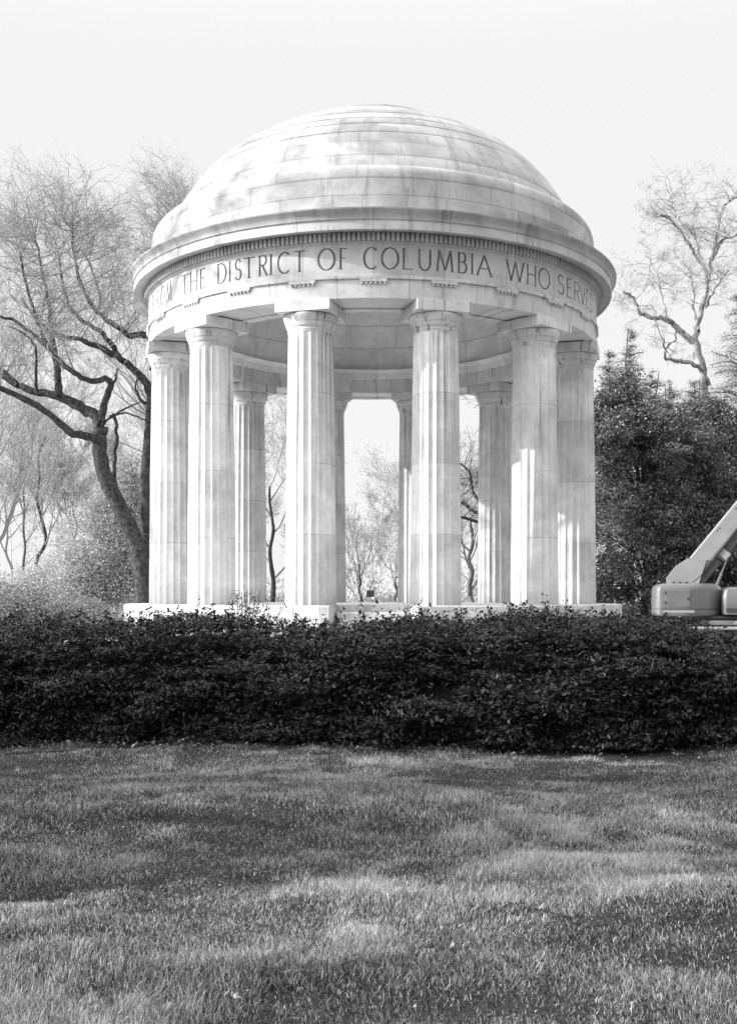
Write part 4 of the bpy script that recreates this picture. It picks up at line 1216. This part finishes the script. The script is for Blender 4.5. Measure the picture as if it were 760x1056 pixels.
bm = bmesh.new(); box_bm(bm, -1.0, 1.0, -0.7, 0.7, 0.96, 1.035); bevel_all(bm, 0.01, 1); lpart('turntable', bm, M['lift_dark'])
bm = bmesh.new()
box_bm(bm, -0.62, 2.6, -0.75, 0.75, 0.84, 0.94)
bevel_all(bm, 0.02, 2); lpart('chassis_frame', bm, M['lift_paint'])
bm = bmesh.new(); box_bm(bm, -0.95, 2.9, -1.0, 1.0, 0.755, 0.815); bevel_all(bm, 0.012, 1); lpart('deck_plate', bm, M['lift_paint'])
bm = bmesh.new(); box_bm(bm, -0.35, 2.4, -0.6, 0.6, 0.4, 0.752); bevel_all(bm, 0.02, 1); lpart('axle_box', bm, M['lift_grey'])
for wx in (-0.45, 2.35):
    for wy in (-1.0, 1.0):
        bm = bmesh.new()
        bmesh.ops.create_cone(bm, segments=32, radius1=0.36, radius2=0.36, depth=0.3, cap_ends=True, matrix=Matrix.Translation((wx, wy * 0.86, 0.36)) @ Matrix.Rotation(R(90), 4, 'X'))
        bevel_all(bm, 0.03, 2)
        w = lpart('wheel', bm, M['rubber'])
        bm = bmesh.new()
        bmesh.ops.create_cone(bm, segments=24, radius1=0.2, radius2=0.17, depth=0.06, cap_ends=True, matrix=Matrix.Translation((wx, wy * 1.02, 0.36)) @ Matrix.Rotation(R(90), 4, 'X'))
        lpart('rim', bm, M['lift_paint'], w)
# boom: box section rising to the right at about 50 degrees
A = R(51.5)
def boomM(s, v=0.0):
    return Matrix.Translation((-1.12 + s * math.cos(A) - v * math.sin(A), 0, 1.72 + s * math.sin(A) + v * math.cos(A))) @ Matrix.Rotation(-A, 4, 'Y')
bm = bmesh.new(); box_bm(bm, -0.05, 3.6, -0.22, 0.22, -0.20, 0.20, boomM(0)); bevel_all(bm, 0.015, 2)
bo = lpart('boom', bm, M['lift_paint'])
bm = bmesh.new(); box_bm(bm, 3.55, 7.5, -0.16, 0.16, -0.14, 0.14, boomM(0)); bevel_all(bm, 0.012, 1)
lpart('inner_boom', bm, M['lift_paint'], bo)
bm = bmesh.new(); box_bm(bm, 0.1, 0.86, -0.14, 0.14, -0.36, -0.203, boomM(0)); bevel_all(bm, 0.01, 1)
lpart('hose_tray', bm, M['lift_grey'], bo)
bm = bmesh.new(); box_bm(bm, 0.93, 1.10, -0.245, 0.245, -0.40, -0.18, boomM(0)); bevel_all(bm, 0.01, 1)
lpart('collar', bm, M['lift_paint'], bo)
bm = bmesh.new(); box_bm(bm, 1.12, 5.2, -0.13, 0.13, -0.36, -0.203, boomM(0)); bevel_all(bm, 0.01, 1)
lpart('cable_carrier', bm, M['lift_grey'], bo)
t = Tubes()
p0 = np.array([-0.42, 0.0, 1.62]); m1 = boomM(1.02, -0.40); p1 = np.array(m1.translation)
t.add(np.array([p0, p0 * 0.5 + p1 * 0.5]), np.array([0.035, 0.035]), 12); t.add(np.array([p0 * 0.5 + p1 * 0.5, p1]), np.array([0.022, 0.022]), 10)
tv, tq = t.arrays(); link('lift_cylinder', np_mesh('lift_cylinder', tv, tq, mats=[M['steel']], smooth=True), bo)
# base plates that carry the boom pivot
out = [(-1.42, 1.66), (-1.42, 1.84), (-1.22, 2.10), (-0.98, 2.26), (-0.62, 2.24), (-0.80, 1.66)]
for y in (-0.27, 0.24):
    bm = bmesh.new()
    a_ = [bm.verts.new((x, y, z)) for x, z in out]; b_ = [bm.verts.new((x, y + 0.03, z)) for x, z in out]
    bm.faces.new(a_); bm.faces.new(b_[::-1])
    for k in range(len(out)): bm.faces.new((a_[k], a_[(k + 1) % len(out)], b_[(k + 1) % len(out)], b_[k]))
    lpart('pivot_plate', bm, M['lift_paint'])
for k in range(3):
    bm = bmesh.new()
    bmesh.ops.create_cone(bm, segments=14, radius1=0.035, radius2=0.03, depth=0.03, cap_ends=True, matrix=Matrix.Translation((-1.3 + 0.13 * k, -0.285, 1.72)) @ Matrix.Rotation(R(90), 4, 'X'))
    lpart('bolt', bm, M['lift_dark'])

def pbox(name, b, mat, parent, bev=0.004, mtx=None):
    bm = bmesh.new(); box_bm(bm, *b, mtx); bevel_all(bm, bev, 1)
    return lpart(name, bm, mat, parent)
# access door with hinges and latch, warning stripe, rub strip and drip seam on the counterweight
pbox('access_door', (-1.50, -1.02, -1.006, -0.99, 1.22, 1.56), M['lift_cover'], cw, 0.006)
for z in (1.28, 1.48): pbox('hinge', (-1.53, -1.505, -1.012, -0.99, z, z + 0.06), M['lift_dark'], cw, 0.002)
pbox('latch', (-1.08, -1.04, -1.018, -1.0, 1.36, 1.42), M['lift_dark'], cw, 0.002)
pbox('stripe', (-1.56, -0.94, -1.0035, -0.99, 1.10, 1.15), M['lift_paint'], cw, 0.001)
pbox('step_plate', (0.05, 0.75, -1.06, -0.86, 1.0, 1.03), M['lift_paint'], hd, 0.004)
pbox('side_panel', (0.5, 1.2, -0.858, -0.845, 1.12, 1.5), M['lift_cover'], hd, 0.005)
pbox('grab_rail', (0.1, 1.2, -0.82, -0.79, 1.70, 1.73), M['lift_grey'], hd, 0.008)
for x in (0.15, 0.65, 1.15): pbox('rail_post', (x, x + 0.03, -0.82, -0.79, 1.58, 1.70), M['lift_grey'], hd, 0.004)
# hoses sagging beside the boom and a lettering stroke on its side
for k in range(3):
    tt = Tubes()
    q = [np.array(boomM(sx, vy).translation) + np.array([0, -0.20 - 0.03 * k, 0]) for sx, vy in ((0.15, -0.16), (0.5, -0.17 - 0.02 * k), (0.9, -0.15 - 0.02 * k), (1.3, -0.17), (1.9, -0.16), (2.6, -0.17))]
    S = spline(q, 5); tt.add(S, np.full(len(S), 0.014), 6); tv, tq = tt.arrays()
    link('hose', np_mesh('hose', tv, tq, mats=[M['rubber']], smooth=True), bo)
pbox('boom_seam', (0.35, 3.5, -0.223, -0.215, -0.145, -0.135), M['lift_grey'], bo, 0.001, boomM(0))
for sx in (0.45, 0.52, 1.30, 1.37, 1.90): pbox('bolt', (sx, sx + 0.025, -0.230, -0.215, 0.12, 0.145), M['lift_dark'], bo, 0.003, boomM(0))
for b_ in ((2.16, 2.20, -0.224, -0.215, -0.06, 0.13), (2.06, 2.161, -0.224, -0.215, -0.10, -0.062), (2.04, 2.08, -0.224, -0.215, -0.061, -0.01)):
    pbox('lettering', b_, M['lift_dark'], bo, 0.001, boomM(0))
# ================================================================ small sign beyond the memorial
sx, sd = (382 - HX) * 60 / FPX, 60.0
sg = empty('information_sign', (sx, sd, 0), 'small dark sign board on a post seen between the middle columns', 'sign')
bm = bmesh.new(); box_bm(bm, -0.22, 0.22, -0.03, 0.03, 1.38, 1.75); bevel_all(bm, 0.01, 1); link('board', bm_mesh('board', bm, M['sign_dark']), sg)
bm = bmesh.new(); box_bm(bm, -0.03, 0.03, -0.02, 0.02, -0.05, 1.378); link('post', bm_mesh('post', bm, M['steel']), sg)

# pale flagstone plaza round the memorial
bm = bmesh.new()
ri = [bm.verts.new((MX + 6.5 * math.cos(2 * math.pi * k / 96), MY + 6.5 * math.sin(2 * math.pi * k / 96), 0.010)) for k in range(96)]
ro = [bm.verts.new((MX + 12.0 * math.cos(2 * math.pi * k / 96), MY + 12.0 * math.sin(2 * math.pi * k / 96), 0.010)) for k in range(96)]
for k in range(96): bm.faces.new((ri[k], ro[k], ro[(k + 1) % 96], ri[(k + 1) % 96]))
tag(link('plaza', bm_mesh('plaza', bm, M['paving'])), kind='structure')
# pale path beyond the memorial
bm = bmesh.new()
for a, b in (((-60, 46, .006), (60, 46, .006)), ):
    bm.faces.new([bm.verts.new(v) for v in ((-60, 46, .006), (60, 44, .006), (60, 49, .006), (-60, 51, .006))])
tag(link('path', bm_mesh('path', bm, M['paving'])), kind='structure')

# ================================================================ LIGHT, SKY, CAMERA
SUN_EL, SUN_AZ = R(23), R(86)       # azimuth: from the viewing direction's back (-Y) towards -X
to_sun = Vector((-math.sin(SUN_AZ) * math.cos(SUN_EL), -math.cos(SUN_AZ) * math.cos(SUN_EL), math.sin(SUN_EL)))
sl = bpy.data.lights.new('sun', 'SUN'); sl.energy = 4.8; sl.angle = R(0.5); sl.color = (1, 1, 1)
so = bpy.data.objects.new('sun', sl); C.objects.link(so)
so.rotation_euler = to_sun.to_track_quat('Z', 'Y').to_euler()

w = bpy.data.worlds.new('World'); scene.world = w; w.use_nodes = True
t = w.node_tree; t.nodes.clear()
o = t.nodes.new('ShaderNodeOutputWorld'); bg = t.nodes.new('ShaderNodeBackground'); t.links.new(bg.outputs[0], o.inputs[0])
sky = t.nodes.new('ShaderNodeTexSky'); sky.sky_type = 'NISHITA'; sky.sun_disc = False
sky.sun_elevation = SUN_EL; sky.sun_rotation = math.atan2(to_sun.x, to_sun.y) % (2 * math.pi)
sky.air_density = 1.0; sky.dust_density = 2.0; sky.ozone_density = 1.0
bw = t.nodes.new('ShaderNodeRGBToBW'); t.links.new(sky.outputs[0], bw.inputs[0])
# thin bright overcast veil: even near the horizon, brighter overhead
tc = t.nodes.new('ShaderNodeTexCoord'); sp = t.nodes.new('ShaderNodeSeparateXYZ'); t.links.new(tc.outputs['Generated'], sp.inputs[0])
mr = t.nodes.new('ShaderNodeMapRange'); mr.interpolation_type = 'SMOOTHSTEP'
for k, v in ((1, 0.42), (2, 0.9), (3, 5.85), (4, 12.0)): mr.inputs[k].default_value = v
t.links.new(sp.outputs[2], mr.inputs[0])
mixm = t.nodes.new('ShaderNodeMath'); mixm.operation = 'MULTIPLY_ADD'
t.links.new(bw.outputs[0], mixm.inputs[0]); mixm.inputs[1].default_value = 0.12; t.links.new(mr.outputs[0], mixm.inputs[2])
# brighter haze in the half of the sky round the sun
dp = t.nodes.new('ShaderNodeVectorMath'); dp.operation = 'DOT_PRODUCT'
t.links.new(tc.outputs['Generated'], dp.inputs[0]); dp.inputs[1].default_value = tuple(to_sun)
au = t.nodes.new('ShaderNodeMapRange'); au.interpolation_type = 'SMOOTHSTEP'
for k, v in ((1, 0.38), (2, 1.0), (3, 0.0), (4, 22.0)): au.inputs[k].default_value = v
t.links.new(dp.outputs['Value'], au.inputs[0])
ad = t.nodes.new('ShaderNodeMath'); ad.operation = 'ADD'
t.links.new(mixm.outputs[0], ad.inputs[0]); t.links.new(au.outputs[0], ad.inputs[1])
t.links.new(ad.outputs[0], bg.inputs[0]); bg.inputs[1].default_value = 0.10

cam = bpy.data.cameras.new('camera'); co = bpy.data.objects.new('camera', cam); C.objects.link(co)
co.location = (0, 0, EYE); co.rotation_euler = (R(90), 0, 0)
cam.sensor_fit = 'HORIZONTAL'; cam.sensor_width = 36.0; cam.lens = 36.0 * FPX / 760.0
cam.shift_y = (HY - 526.4) / 760.0
cam.clip_start = 0.1; cam.clip_end = 3000
scene.camera = co
vs = scene.view_settings
vs.view_transform = 'Standard'; vs.look = 'None'; vs.gamma = 1.0; vs.exposure = 0.57; vs.use_curve_mapping = False
scene.cycles.use_denoising = DENOISE
scene.cycles.max_bounces = 6
scene.cycles.transparent_max_bounces = 4
